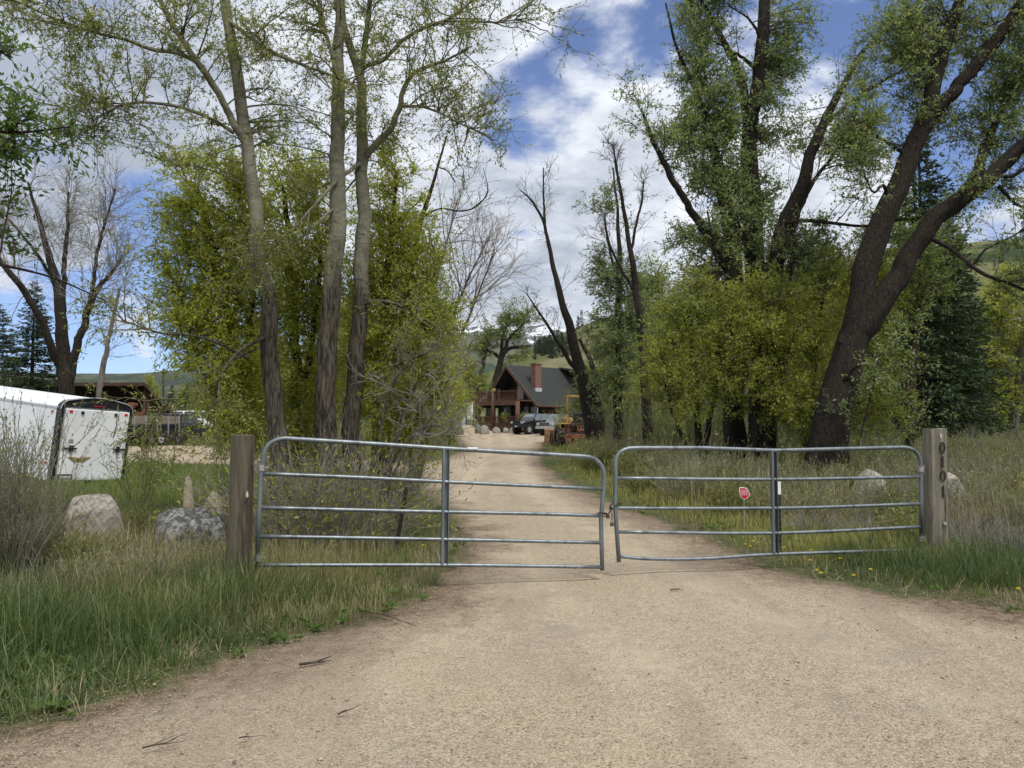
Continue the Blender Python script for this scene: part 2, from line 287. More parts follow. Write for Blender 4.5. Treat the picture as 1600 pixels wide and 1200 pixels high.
class MB:
    def __init__(s): s.v = []; s.f = []
    def add(s, vs, fs):
        k = len(s.v); s.v += [tuple(float(q) for q in v) for v in vs]; s.f += [tuple(i + k for i in f) for f in fs]; return s
    def box(s, c, d, rot=None):
        x, y, z = (q / 2 for q in d); vs = [Vector((a * x, b * y, e * z)) for a in (-1, 1) for b in (-1, 1) for e in (-1, 1)]
        if rot is not None: vs = [rot @ v for v in vs]
        c = Vector(c); return s.add([v + c for v in vs], [(0, 1, 3, 2), (4, 6, 7, 5), (0, 4, 5, 1), (2, 3, 7, 6), (0, 2, 6, 4), (1, 5, 7, 3)])
    def beam(s, a, b, wd, ht, up=(0, 0, 1)):
        a = Vector(a); b = Vector(b); d = b - a; L = d.length; y = d.normalized(); x = y.cross(Vector(up))
        if x.length < 1e-4: x = y.cross(Vector((1, 0, 0)))
        x.normalize(); z = x.cross(y); rot = Matrix((x, y, z)).transposed(); return s.box((a + b) / 2, (wd, L, ht), rot)
    def tube(s, pts, r, n=10, cap=True):
        P = [Vector(p) for p in pts]; rs = r if isinstance(r, (list, tuple)) else [r] * len(P); k = len(s.v); ref = None
        for i, p in enumerate(P):
            t = ((P[i + 1] if i + 1 < len(P) else p) - (P[i - 1] if i else p)).normalized()
            u = ref if ref is not None else (Vector((0, 0, 1)) if abs(t.z) < .9 else Vector((1, 0, 0)))
            u = (u - t * u.dot(t)).normalized(); ref = u; v = t.cross(u)
            s.v += [tuple(p + (u * math.cos(2 * PI * j / n) + v * math.sin(2 * PI * j / n)) * rs[i]) for j in range(n)]
        for i in range(len(P) - 1):
            for j in range(n):
                a = k + i * n + j; b = k + i * n + (j + 1) % n; s.f.append((a, b, b + n, a + n))
        if cap: s.f.append(tuple(k + j for j in reversed(range(n)))); s.f.append(tuple(k + (len(P) - 1) * n + j for j in range(n)))
        return s
    def prism(s, poly, fn0, fn1):       # poly 2D, two placement functions
        n = len(poly); return s.add([fn0(*p) for p in poly] + [fn1(*p) for p in poly],
            [tuple(range(n - 1, -1, -1)), tuple(range(n, 2 * n))] + [(i, (i + 1) % n, n + (i + 1) % n, n + i) for i in range(n)])
    def slab(s, a, b, c, d, th):        # quad with thickness along its normal (downwards)
        a, b, c, d = map(Vector, (a, b, c, d)); n = (b - a).cross(d - a).normalized() * th
        return s.add([a, b, c, d, a - n, b - n, c - n, d - n], [(0, 1, 2, 3), (7, 6, 5, 4), (0, 4, 5, 1), (1, 5, 6, 2), (2, 6, 7, 3), (3, 7, 4, 0)])
    def build(s, name, mat, parent=None, smooth=False, bevel=0, seg=2):
        me = bpy.data.meshes.new(name); o_ = ORG if parent is not None else np.zeros(3)
        me.from_pydata([(v[0] - o_[0], v[1] - o_[1], v[2] - o_[2]) for v in s.v], [], s.f); me.materials.append(mat)
        if smooth: me.polygons.foreach_set('use_smooth', [True] * len(me.polygons))
        me.update(); o = bpy.data.objects.new(name, me); COL.objects.link(o)
        if parent is not None: o.parent = parent
        if bevel: b = o.modifiers.new('bevel', 'BEVEL'); b.width = bevel; b.segments = seg; b.limit_method = 'ANGLE'
        return o
def dup(root, loc=None, rz=None, scale=None, label=None, group=None):
    kids = {}
    for o in bpy.data.objects:
        if o.parent: kids.setdefault(o.parent.name, []).append(o)
    def cp(o, par):
        c = o.copy(); COL.objects.link(c)
        if par: c.parent = par
        for ch in kids.get(o.name, []): cp(ch, c)
        return c
    r = cp(root, None)
    if loc is not None: r.location = tuple(float(q) for q in loc)
    if rz is not None: r.rotation_euler = (0, 0, rz)
    if scale is not None: r.scale = (scale,) * 3 if not hasattr(scale, '__len__') else scale
    if label: r['label'] = label
    if group: r['group'] = group
    return r
def text_mesh(body, size, mat, name, parent, mw, ext=.001):   # lettering as a mesh; mw = Matrix placing it (text in local XY)
    cu = bpy.data.curves.new(name, 'FONT'); cu.body = body; cu.size = size; cu.align_x = 'CENTER'; cu.align_y = 'CENTER'; cu.extrude = ext
    to = bpy.data.objects.new('tmp', cu); COL.objects.link(to); dg = bpy.context.evaluated_depsgraph_get()
    me = bpy.data.meshes.new_from_object(to.evaluated_get(dg)); bpy.data.objects.remove(to)
    me.transform(mw); me.transform(Matrix.Translation(Vector(-ORG))); me.materials.clear(); me.materials.append(mat)
    o = bpy.data.objects.new(name, me); COL.objects.link(o); o.parent = parent; return o

def smooth01(x, a, b):
    t = np.clip((np.asarray(x, float) - a) / (b - a), 0, 1); return t * t * (3 - 2 * t)
# ------------------------------------------------------------------ terrain and road
def polyG(l): return np.array([G(*p) for p in l])
MAIN = np.vstack([[(-30, 1.2), (-9, 3.2)], polyG([(0, 1142), (120, 1108), (260, 1064), (400, 1016), (520, 978), (600, 956), (655, 930), (690, 902), (712, 868), (722, 838), (706, 805), (668, 776), (632, 750), (600, 737)]),
    polyG([(600, 727), (650, 724), (690, 716), (715, 707), (724, 698), (716, 688), (704, 682), (690, 678)]), [(-8.5, 83), (-4, 84), (4, 82), (12, 80), (20, 76), (20, 66), (9, 62)],
    polyG([(850, 690), (846, 700), (848, 722), (880, 750), (935, 775), (987, 797), (1031, 812), (1110, 841), (1184, 877), (1250, 897), (1381, 920), (1500, 938), (1600, 957)]), [(14, 6.2), (30, 5.0), (30, -14), (-30, -14)]])
PAD = np.vstack([[(-34, 33)], polyG([(150, 724), (310, 724), (470, 730), (600, 738), (650, 742), (650, 722), (480, 712), (400, 704), (320, 697), (200, 696)]), [(-34, 50)]])
def sdist(x, y, poly):                  # + inside
    x = np.asarray(x, float).ravel(); y = np.asarray(y, float).ravel(); best = np.full(x.shape, 1e9); ins = np.zeros(x.shape, bool)
    for i in range(len(poly)):
        ax, ay = poly[i]; bx, by = poly[(i + 1) % len(poly)]; dx, dy = bx - ax, by - ay
        t = np.clip(((x - ax) * dx + (y - ay) * dy) / (dx * dx + dy * dy + 1e-9), 0, 1)
        best = np.minimum(best, np.hypot(x - ax - t * dx, y - ay - t * dy))
        c = (ay > y) != (by > y); xi = ax + (y - ay) * dx / (dy if abs(dy) > 1e-9 else 1e-9); ins ^= c & (x < xi)
    return np.where(ins, best, -best)
def rdist(x, y): return np.maximum(sdist(x, y, MAIN), sdist(x, y, PAD))
def H(x, y):
    x = np.asarray(x, float); y = np.asarray(y, float)
    z = .35 * smooth01(y, 60, 78) * smooth01(y, 160, 110) + .75 * smooth01(y, 79, 82.5) * smooth01(np.abs(x - 1), 14, 9) * smooth01(y, 112, 98)
    z = z + .8 * smooth01(x, 10, 30) * smooth01(y, 28, 60) + .10 * np.sin(x * .31 + 1) * np.sin(y * .27) * smooth01(np.abs(x), 5, 12)
    z = z + .16 * smooth01(-x, 2.6, 5.5) * smooth01(y, 4.5, 7) * smooth01(y, 14, 9)
    return z
def Hs(x, y): return float(H(x, y))
def ggrid(xs, ys):
    X, Y = np.meshgrid(xs, ys); nx, ny = len(xs), len(ys); i = np.arange((ny - 1) * (nx - 1)); r = i // (nx - 1); c = i % (nx - 1); a = r * nx + c
    return X.ravel(), Y.ravel(), np.stack([a, a + 1, a + nx + 1, a + nx], 1)
def track(x, y):                        # packed wheel paths following the drive
    cx = np.interp(y, [-6, 0, 4, 8, 13, 20, 45, 75], [4.4, 3.0, 2.1, 1.2, .2, -.5, -.6, -1.6]) + .12 * np.sin(y * .7); u = np.abs(x - cx)
    cx2 = np.interp(y, [-6, 0, 4, 8, 13, 20, 45, 75], [-5.0, -2.2, -.2, .7, .3, -.3, -.5, -1.4]); u2 = np.abs(x - cx2); return np.exp(-((u - .82) / .27) ** 2) + .6 * np.exp(-((u2 - .82) / .25) ** 2)
t_ = np.linspace(-8.4, 8.4, 380); xs = 4 * np.sinh(t_); ys = 5 + 4 * np.sinh(np.linspace(-5.5, 8.6, 340))
X, Y, Q = ggrid(xs, ys)
o = mesh_np('ground', np.stack([X, Y, H(X, Y) - .03], 1), [Q], M['ground'], smooth=True, attrs={'rd': np.clip(rdist(X, Y), -5, 5), 'trk': track(X, Y)}); tag(o, kind='structure')
xs = np.concatenate([np.arange(-34, -9, .5), np.arange(-9, 15, .14), np.arange(15, 31, .6)]); ys = np.concatenate([np.arange(-14, 2, .5), np.arange(2, 18, .14), np.arange(18, 45, .35), np.arange(45, 86, .5)])
X, Y, Q = ggrid(xs, ys); d = rdist(X, Y)
Q = Q[(d[Q] > -.55).any(1)]
used = np.unique(Q); mp = np.zeros(len(X), int); mp[used] = np.arange(len(used)); Q = mp[Q]; X = X[used]; Y = Y[used]; d = d[used]
rut = .012 * np.sin(X * 3.1 + Y * .3) * np.sin(Y * .9) * smooth01(d, .3, 1)
o = mesh_np('gravel_road', np.stack([X, Y, H(X, Y) - .012 - .045 * smooth01(d, -.25, -.5) + rut], 1), [Q], M['ground'], smooth=True, attrs={'rd': d, 'trk': track(X, Y)}); tag(o, kind='structure')

# hills: long heightfield ridges at their real distance
def hill_mat(name, c1, c2, c3, sc1, snow=None, bands=True):
    m, t, out = base_mat(name); P = t.n('ShaderNodeNewGeometry').outputs['Position']
    n = t.noise(P, sc1, 7, .62, .4); col = t.mix(t.rng(n, .42, .58), c1, c2)
    col = t.mix(t.rng(t.noise(t.scalev(P, (1, 1, 2.5)), sc1 * .45, 6, .6, .8), .52, .58), col, c3)
    if snow:
        z = t.n('ShaderNodeSeparateXYZ', i0=P).outputs[2]; f = t.m('ADD', t.rng(z, snow[0], snow[1], 0, 1, False), t.m('MULTIPLY', t.m('SUBTRACT', t.noise(t.scalev(P, (1, .6, 2.2)), snow[2], 9, .75, .8), .5), 4.2))
        col = t.mix(t.rng(f, .60, .72), col, (.66, .69, .74))
    p = t.n('ShaderNodeBsdfPrincipled', Base_Color=col, Roughness=1.0); p.inputs['Specular IOR Level'].default_value = 0; t.t.links.new(p.outputs[0], out.inputs[0]); return m
M['hill'] = hill_mat('green_hillside', (.095, .11, .045), (.13, .13, .065), (.035, .05, .025), .03)
M['hill_bare'] = hill_mat('sage_hill', (.12, .12, .065), (.16, .15, .09), (.10, .11, .055), .05)
M['hill_blue'] = hill_mat('forested_ridge', (.03, .045, .03), (.05, .06, .04), (.09, .10, .06), .006)
M['mountain'] = hill_mat('snow_mountain', (.06, .06, .06), (.09, .085, .08), (.03, .04, .035), .004, (380, 1150, .004))
def fbm(x, y, sc, seed, octs=5):
    r = np.random.default_rng(seed); z = 0; a = 1
    for k in range(octs):
        for _ in range(3):
            th = r.uniform(0, 2 * PI); ph = r.uniform(0, 2 * PI); f = sc * 2 ** k * r.uniform(.7, 1.3); z = z + a * np.sin((x * math.cos(th) + y * math.sin(th)) * f + ph) / 3
        a *= .55
    return z
def hill(name, crest, d, front, back, mat, rough, seed, nx=220, nf=70):
    cr = np.array(crest, float); us = np.linspace(cr[0, 0], cr[-1, 0], nx); cy = np.interp(us, cr[:, 0], cr[:, 1])
    k = np.ones(9) / 9; cy = np.convolve(np.pad(cy, 4, 'edge'), k, 'valid'); V = []
    s_ = np.concatenate([np.linspace(-1, 0, nf), np.linspace(0, 1, 20)[1:]])
    C = np.array([W(u, v, d) for u, v in zip(us, cy)]); zc = C[:, 2]
    for s in s_:
        yy = d + (s * front if s < 0 else s * back); ratio = yy / d if s < 0 else 1
        x = C[:, 0] * (.5 + .5 * ratio); prof = (1 - abs(s)) ** 1.15
        z = (zc + 2) * prof - 2 + rough * fbm(x, np.full(nx, yy), 6.28 / (front * .5), seed) * (prof * (1 - prof) * 3.2) ** .8
        V.append(np.stack([x, np.full(nx, yy), z], 1))
    V = np.concatenate(V); n = len(s_); i = np.arange((n - 1) * (nx - 1)); a = (i // (nx - 1)) * nx + i % (nx - 1)
    o = mesh_np(name, V, [np.stack([a, a + 1, a + nx + 1, a + nx], 1)], mat, smooth=True); tag(o, kind='structure'); return V
hill('snow_mountain', [(300, 560), (600, 540), (700, 522), (745, 509), (770, 507), (800, 513), (822, 512), (838, 506), (862, 509), (880, 514), (920, 520), (1000, 535), (1200, 560)], 7000, 2600, 2000, M['mountain'], 60, 3)
hill('forested_ridge', [(-500, 560), (0, 583), (230, 584), (280, 577), (330, 573), (420, 580), (560, 560), (700, 542), (760, 541), (830, 540), (900, 538), (1000, 520), (1300, 520), (1800, 560)], 3000, 1300, 900, M['hill_blue'], 30, 5)
hill('green_hillside', [(760, 604), (800, 560), (830, 541), (860, 529), (896, 514), (930, 501), (1000, 478), (1100, 445), (1200, 418), (1300, 402), (1400, 395), (1500, 380), (1600, 372), (1900, 350), (2400, 400)], 620, 380, 300, M['hill'], 9, 8)
hill('sage_hill', [(770, 640), (800, 596), (824, 574), (850, 563), (880, 558), (930, 548), (1000, 540), (1100, 536), (1300, 550), (1500, 600)], 300, 130, 120, M['hill_bare'], 2.5, 9)

# ------------------------------------------------------------------ vegetation kit
def frames(T):
    ref = np.zeros_like(T); ref[..., 0] = .31; ref[..., 1] = .22; ref[..., 2] = .925
    bad = np.abs((T * ref).sum(-1)) > .95; ref[bad] = (.9, -.4, .1)
    U = np.cross(T, ref); U /= np.linalg.norm(U, axis=-1, keepdims=True) + 1e-9; return U, np.cross(T, U)
def tubes(P, Rr, sides=4, relief=0.0, seed=0):   # P (N,K,3) Rr (N,K)
    N, K, _ = P.shape; T = np.gradient(P, axis=1); T /= np.linalg.norm(T, axis=-1, keepdims=True) + 1e-9
    Tm = T.mean(1, keepdims=True); Tm /= np.linalg.norm(Tm, axis=-1, keepdims=True) + 1e-9; ref, _ = frames(Tm)
    U = np.cross(np.cross(T, np.broadcast_to(ref, T.shape)), T); U /= np.linalg.norm(U, axis=-1, keepdims=True) + 1e-9; V_ = np.cross(T, U)
    a = np.arange(sides) * 2 * PI / sides; rr = np.repeat(Rr[:, :, None], sides, 2)
    if relief:
        r_ = np.random.default_rng(seed); ph = r_.uniform(0, 6.28, (N, 1, 1)); kk = np.arange(K)[None, :, None]
        rr = rr * (1 + relief * (np.sin(a * 3 + ph + kk * .21) + .8 * np.sin(a * 5 - kk * .33 + ph * 2)) + r_.normal(0, relief * .55, rr.shape))
    V = P[:, :, None, :] + rr[..., None] * (U[:, :, None, :] * np.cos(a)[None, None, :, None] + V_[:, :, None, :] * np.sin(a)[None, None, :, None])
    n = np.arange(N)[:, None, None] * K * sides; k = np.arange(K - 1)[None, :, None] * sides; j = np.arange(sides)[None, None, :]; jn = (j + 1) % sides
    b = n + k; Fq = np.stack([b + j, b + jn, b + jn + sides, b + j + sides], -1).reshape(-1, 4); return V.reshape(-1, 3), Fq
def merge(lst):
    Vs, Fs, k = [], [], 0
    for V, Fq in lst:
        if len(V) == 0: continue
        Vs.append(V); Fs.append(Fq + k); k += len(V)
    return np.concatenate(Vs), np.concatenate(Fs)
def spl(pts, K):
    p = np.array(pts, float); n = len(p)
    if n == 2: return p[0] + (p[1] - p[0]) * np.linspace(0, 1, K)[:, None]
    t = np.linspace(0, n - 1 - 1e-6, K); i = t.astype(int); f = (t - i)[:, None]
    P = np.vstack([2 * p[0] - p[1], p, 2 * p[-1] - p[-2]]); a, b, c, d = P[i], P[i + 1], P[i + 2], P[i + 3]
    return .5 * (2 * b + (c - a) * f + (2 * a - 5 * b + 4 * c - d) * f ** 2 + (3 * b - a - 3 * c + d) * f ** 3)
def unit(v): return v / (np.linalg.norm(v, axis=-1, keepdims=True) + 1e-9)
def leaves(P, D, L, Wd, r_):             # positions, directions, lengths -> folded diamond leaves
    N = len(P); side = unit(np.cross(D, r_.normal(0, 1, (N, 3)))); nr = np.cross(D, side); L = L[:, None]; Wd = Wd[:, None]
    V = np.stack([P, P + D * L * .45 + side * Wd + nr * Wd * .35, P + D * L, P + D * L * .45 - side * Wd + nr * Wd * .35], 1).reshape(-1, 3)
    k = np.arange(N)[:, None] * 4; return V, np.concatenate([k + [0, 1, 2], k + [0, 2, 3]], 0)
def twigs_from(P, T, L, r_, K=5, curl=.35, up=.0):   # starting points, directions, lengths -> (N,K,3)
    N = len(P); t = np.linspace(0, 1, K)[None, :, None]; bend = r_.normal(0, curl, (N, 1, 3)); bend[..., 2] += up
    wob = r_.normal(0, .035, (N, K, 3)) * t
    return P[:, None, :] + L[:, None, None] * (T[:, None, :] * t + bend * t * t * .5 + wob)
def sample_on(paths, idx, t):            # paths (N,K,3) -> points, tangents
    K = paths.shape[1]; f = t * (K - 1.001); i = f.astype(int); f = (f - i)[:, None]; a = paths[idx, i]; b = paths[idx, i + 1]; return a + (b - a) * f, unit(b - a)

def tree(name, label, cat, strokes, blobs, bark, twigm, leafm, group=None, seed=1, leaf=(.06, .010), ntw=12, nlf=20, twL=(.3, .8), droop=.0, side=10,
         bare=0, bareL=(.4, 1.1), world=True, loc=None, tips=True, tip=.0035, sub=True, relief=.05):
    """strokes: lists of (px,py,dist,width px) when world else (x,y,z,radius); blobs: (px,py,dist,rx px,ry px,rz m,limbs)"""
    r_ = np.random.default_rng(seed); S = []
    for st in strokes:
        if world: S.append(spl([(*W(a, b, c), e / 2 * c / F * .84) for a, b, c, e in st], 44))
        else: S.append(spl(st, 44))
    S = np.array(S); P = S[..., :3].copy(); Rd = np.maximum(S[..., 3], tip)
    wob = r_.normal(0, 1, P.shape); wob = (wob + np.roll(wob, 1, 1) + np.roll(wob, -1, 1)) / 3; wob[:, :2] = 0; P[..., :2] += wob[..., :2] * np.minimum(Rd * .35, .05)[..., None]
    base = P[0, 0].copy()
    if world: base[2] = Hs(base[0], base[1])
    if not world: base = np.array(loc if loc is not None else (0, 0, 0.))
    root = thing(name, label, cat, base, group=group, local=not world)
    if not world: root.location = tuple(base)
    V, Fq = tubes(P, Rd, side, relief, seed); mesh_np('trunk', V, [Fq], bark, root, smooth=True)
    sk = P[:, 3:].reshape(-1, 3); skr = Rd[:, 3:].reshape(-1); limbs = []; lr = []; br = []
    for bb in blobs:
        if world:
            px, py, d, rx, ry, rz, nl = bb; c = W(px, py, d); ax = np.array([rx * d / F, rz, ry * d / F]) * 1.2
        else: c = np.array(bb[:3], float); ax = np.array(bb[3:6], float); nl = bb[6]
        u = unit(r_.normal(0, 1, (nl, 3))) * (r_.uniform(0, 1, (nl, 1)) ** .42); tg = c + u * ax
        for q in tg:
            dv = q - sk; dist = np.linalg.norm(dv, axis=1) + np.maximum(-dv[:, 2], 0) * 1.5 + r_.uniform(0, .8, len(sk)); a = np.argmin(dist); A = sk[a]; D = q - A; ln = np.linalg.norm(D)
            mid = A + D * .5 + np.array([0, 0, .13 * ln - droop * ln * .5]) + r_.normal(0, .07 * ln + .02, 3); t = np.linspace(0, 1, 9)[:, None]
            pth = (1 - t) ** 2 * A + 2 * t * (1 - t) * mid + t * t * q + r_.normal(0, .016 * ln, (9, 3)) * t * (1.2 - t)
            limbs.append(pth); r0 = min(.006 + .0085 * ln, skr[a] * .7); lr.append(np.linspace(r0, tip, 9))
    if leafm is not None and nlf and tips and world:   # the limbs divide into finer leafy branches towards their tips
        idx = np.repeat(np.arange(1, len(P)), 9) if len(P) > 1 else np.zeros(0, int); t = r_.uniform(.55, 1, len(idx))
        if len(idx):
            p, tn = sample_on(P, idx, t); dsc = P[0, 0, 1] / 10.6; b0 = twigs_from(p, unit(tn * .8 + r_.normal(0, .45, p.shape) + [0, 0, .15]), r_.uniform(.4, 1.0, len(p)) * (.6 + .4 * dsc), r_, 9, .3, -.05)
            limbs += list(b0); lr += [np.linspace(min(.012, .006 + .004 * dsc), tip, 9)] * len(b0)
    if limbs:
        limbs = np.array(limbs); lr = np.array(lr); br.append(tubes(limbs, lr, 5)); n = len(limbs)
        if ntw:
            idx = np.repeat(np.arange(n), ntw); t = r_.uniform(.3, 1, len(idx)); p, tn = sample_on(limbs, idx, t)
            dr = unit(tn * .6 + r_.normal(0, .55, p.shape) + [0, 0, .25 - droop]); L = r_.uniform(*twL, len(p)); tw = twigs_from(p, dr, L, r_, 5, .3, -.15 - droop)
            br.append(tubes(tw, np.linspace(.0042, .0015, 5)[None] * np.ones((len(tw), 1)) * (tip / .0035), 3))
            if leafm is not None and nlf:
                idx = np.repeat(np.arange(len(tw)), nlf); t = r_.uniform(.1, 1, len(idx)); p, tn = sample_on(tw, idx, t)
                p = p + r_.normal(0, .022, p.shape) * (leaf[0] / .06); dr = unit(tn * .5 + r_.normal(0, .6, p.shape) + [0, 0, -.15]); L = leaf[0] * r_.uniform(.55, 1.25, len(p))
                V, Fq = leaves(p, dr, L, L / leaf[0] * leaf[1], r_); mesh_np('foliage', V, [Fq], leafm, root)
    if bare:                              # bare side branches all along the strokes, twice forked
        idx = r_.integers(0, len(P), bare); t = r_.uniform(.22, 1, bare) ** .8; p, tn = sample_on(P, idx, t)
        dr = unit(tn * .7 + r_.normal(0, .55, p.shape) + [0, 0, .25]); L = r_.uniform(*bareL, bare) * (1.25 - .6 * t); b1 = twigs_from(p, dr, L, r_, 6, .3, .15)
        k = np.clip(L * .011, .004, .02)[:, None]; br.append(tubes(b1, k * np.linspace(1, .3, 6)[None], 4)); idx = np.repeat(np.arange(bare), 5); t = r_.uniform(.25, 1, len(idx)); p, tn = sample_on(b1, idx, t)
        dr = unit(tn * .8 + r_.normal(0, .5, p.shape)); b2 = twigs_from(p, dr, L[idx] * r_.uniform(.2, .5, len(p)), r_, 4, .3, .1); br.append(tubes(b2, np.linspace(.004, .0018, 4)[None] * np.ones((len(b2), 1)) * (tip / .0035), 3))
        if sub:
            idx = np.repeat(np.arange(len(b2)), 3); t = r_.uniform(.3, 1, len(idx)); p, tn = sample_on(b2, idx, t); dr = unit(tn + r_.normal(0, .5, p.shape)); b3 = twigs_from(p, dr, r_.uniform(.08, .25, len(p)) * bareL[1], r_, 3, .2)
            br.append(tubes(b3, np.linspace(.0026, .0013, 3)[None] * np.ones((len(b3), 1)) * (tip / .0035), 3))
    if br: V, Fq = merge(br); mesh_np('branches', V, [Fq], twigm, root)
    return root

def shrub(name, label, cat, h, spread, stems, leafn, leafsz, twigm, leafm, seed, group=None, subn=4, up=.35, leafy_from=.35, thick=.004):
    r_ = np.random.default_rng(seed); root = thing(name, label, cat, local=True, group=group)
    a = r_.uniform(0, 2 * PI, stems); rad = r_.uniform(0, 1, stems) ** .6; base = np.stack([np.cos(a) * rad * spread * .28, np.sin(a) * rad * spread * .28, np.full(stems, -.04)], 1)
    D = unit(np.stack([np.cos(a) * rad * spread, np.sin(a) * rad * spread, np.full(stems, h)], 1) + r_.normal(0, .12 * h, (stems, 3))); L = h * r_.uniform(.6, 1.15, stems)
    s1 = twigs_from(base, D, L, r_, 6, .22, up * .5); parts = [tubes(s1, np.linspace(1, .35, 6)[None] * thick * r_.uniform(.6, 1.8, (stems, 1)), 4)]
    idx = np.repeat(np.arange(stems), subn); t = r_.uniform(.3, 1, len(idx)); p, tn = sample_on(s1, idx, t); s2 = twigs_from(p, unit(tn + r_.normal(0, .38, p.shape) + [0, 0, up]), L[idx] * r_.uniform(.15, .42, len(p)), r_, 4, .2, .2)
    parts.append(tubes(s2, np.linspace(.55, .25, 4)[None] * thick * np.ones((len(s2), 1)), 3)); V, Fq = merge(parts); mesh_np('stems', V, [Fq], twigm, root)
    if leafn:
        idx = r_.integers(0, len(s2), leafn); t = r_.uniform(0, 1, leafn); p, tn = sample_on(s2, idx, t); dr = unit(tn * 1.1 + r_.normal(0, .45, p.shape)); l = leafsz[0] * r_.uniform(.5, 1.3, leafn)
        V, Fq = leaves(p, dr, l, l / leafsz[0] * leafsz[1], r_); mesh_np('foliage', V, [Fq], leafm, root)
    return root
def spruce(name, label, h, seed, group=None, rad=.235, nlv=50, nseg=9, nper=42, size=1.25):
    r_ = np.random.default_rng(seed); root = thing(name, label, 'tree', local=True, group=group); K = 12
    P = np.zeros((1, K, 3)); P[0, :, 2] = np.linspace(-.2, h, K); V, Fq = tubes(P, np.linspace(h * .016, .01, K)[None], 8, .05); mesh_np('trunk', V, [Fq], M['bark_dark'], root, smooth=True)
    n = nlv * 9; z = h * (.04 + .96 * r_.uniform(0, 1, n) ** 1.05); a = r_.uniform(0, 2 * PI, n); f = 1 - z / h
    L = h * rad * (f ** .75) * r_.uniform(.65, 1.1, n) + .12; D = np.stack([np.cos(a), np.sin(a), -.12 + .55 * (z / h) ** 2], 1); base = np.stack([0 * z, 0 * z, z], 1)
    br = twigs_from(base, unit(D), L, r_, 6, .06, -.12); br[:, -1, 2] += L * .08; V, Fq = tubes(br, np.linspace(.022, .006, 6)[None] * np.ones((n, 1)), 3); mesh_np('branches', V, [Fq], M['twig_dark'], root)
    cnt = np.maximum((L / L.max() * nper * 2.2).astype(int), 6); idx = np.repeat(np.arange(n), cnt); t = r_.uniform(.08, 1, len(idx)); p, tn = sample_on(br, idx, t); side = unit(np.cross(tn, [0, 0, 1.])) * r_.choice([-1, 1], len(p))[:, None]
    wd = (L[idx] * .22 * (1.15 - t))[:, None]; p0 = p + side * wd * r_.uniform(0, 1, (len(p), 1)); p0[:, 2] -= r_.uniform(0, .12, len(p)) * L[idx] * .6
    dr = unit(side * .7 + tn * .8 + r_.normal(0, .3, p.shape) + [0, 0, -.25]); l = r_.uniform(.16, .34, len(p)) * size; V, Fq = leaves(p0, dr, l, l * .17, r_); mesh_np('foliage', V, [Fq], M['needle'], root)
    return root
# ------------------------------------------------------------------ gates, posts, chain
def plane_pt(px, py, A, B):             # image point on the vertical plane through A and B (ground points)
    r = ray(px, py); ex, ey = B[0] - A[0], B[1] - A[1]; t = (A[0] * ey - A[1] * ex) / (r[0] * ey - r[1] * ex); return Vector((r[0] * t, r[1] * t, CH + r[2] * t))
def corner(a, b, c, n=7):               # rounded corner a-b-c
    return [a * (1 - t) ** 2 + b * 2 * t * (1 - t) + c * t * t for t in np.linspace(0, 1, n)]
LA, LB = W(404, 655, 7.44), W(943, 655, 8.32); RA, RB = W(962, 655, 8.44), W(1440, 655, 9.30)
def gate(name, label, A, B, outline, rails, stiff, hinge):
    g = thing(name, label, 'gate', (A[0], A[1], 0), group=None); q = lambda p: plane_pt(p[0], p[1], A, B)
    pts = []
    for it in outline:
        if len(it) == 2: pts.append(q(it))
        else: pts += corner(q(it[:2]), q(it[2:4]), q(it[4:]))
    MB().tube(pts, .0235, 14).build('frame', M['gate'], g, smooth=True)
    for rl in rails: MB().tube([Vector(p) for p in spl([tuple(q(p)) for p in rl], 14)], .0195, 12).build('rail', M['gate'], g, smooth=True)
    # upright stiffener: a folded channel round the rails
    a, b = q(stiff[0]), q(stiff[1]); dx = Vector((B[0] - A[0], B[1] - A[1], 0)).normalized(); nn = Vector((-dx.y, dx.x, 0)); m = MB()
    m.beam(a - dx * .033, b - dx * .033, .006, .056, nn); m.beam(a + dx * .033, b + dx * .033, .006, .056, nn); m.beam(a + nn * .030, b + nn * .030, .060, .005, nn); m.beam(a - nn * .0275 - dx * .021, b - nn * .0275 - dx * .021, .020, .005, nn)
    m.build('stiffener', M['gate'], g, bevel=.002)
    for h in hinge:
        hp = q(h[0]); pp = Vector(h[1]); m = MB(); m.tube([hp - Vector((0, 0, .028)), hp + Vector((0, 0, .028))], .033, 12); m.beam(hp, pp, .012, .03); m.tube([pp + (hp - pp) * .35 - Vector((0, 0, .04)), pp + (hp - pp) * .35 + Vector((0, 0, .05))], .009, 8)
        m.tube([hp + dx * .03 + nn * .02, hp + dx * .065 + nn * .02], .008, 6); m.build('hinge', M['steel'], g, smooth=False)
    return g
LPX = W(377, 655, 7.52); RPX = W(1458, 655, 9.42)
lg = gate('tube_gate', 'grey five-bar tube gate sagging to the right, hinged on the plain brown post', LA, LB,
     [(402, 889), (405, 800), (408, 742), (411, 722, 411, 688, 444, 685), (560, 692), (700, 701), (910, 713), (912, 713, 943, 715, 944, 745), (943, 765), (939, 810), (940, 850), (941, 891)],
     [[(409, 740), (560, 746), (700, 753), (942, 764)], [(406, 793), (560, 797), (700, 800), (850, 803), (939, 806)], [(405, 838), (700, 843), (940, 848)], [(404, 883), (700, 883), (941, 886)]],
     ((697, 702), (694, 883)), [((409, 731), (LPX[0] + .11, LPX[1] - .02, CH - 70 / 161)), ((404, 872), (LPX[0] + .1, LPX[1] - .02, CH - 222 / 161))])
tag(MB().add([(0, 0, 0)] * 0, []).box(plane_pt(738, 703, LA, LB) + Vector((0, -.02, .016)), (.11, .012, .022)).build('sticker', M['white'], lg, bevel=.004), 'small white sticker on the top bar')
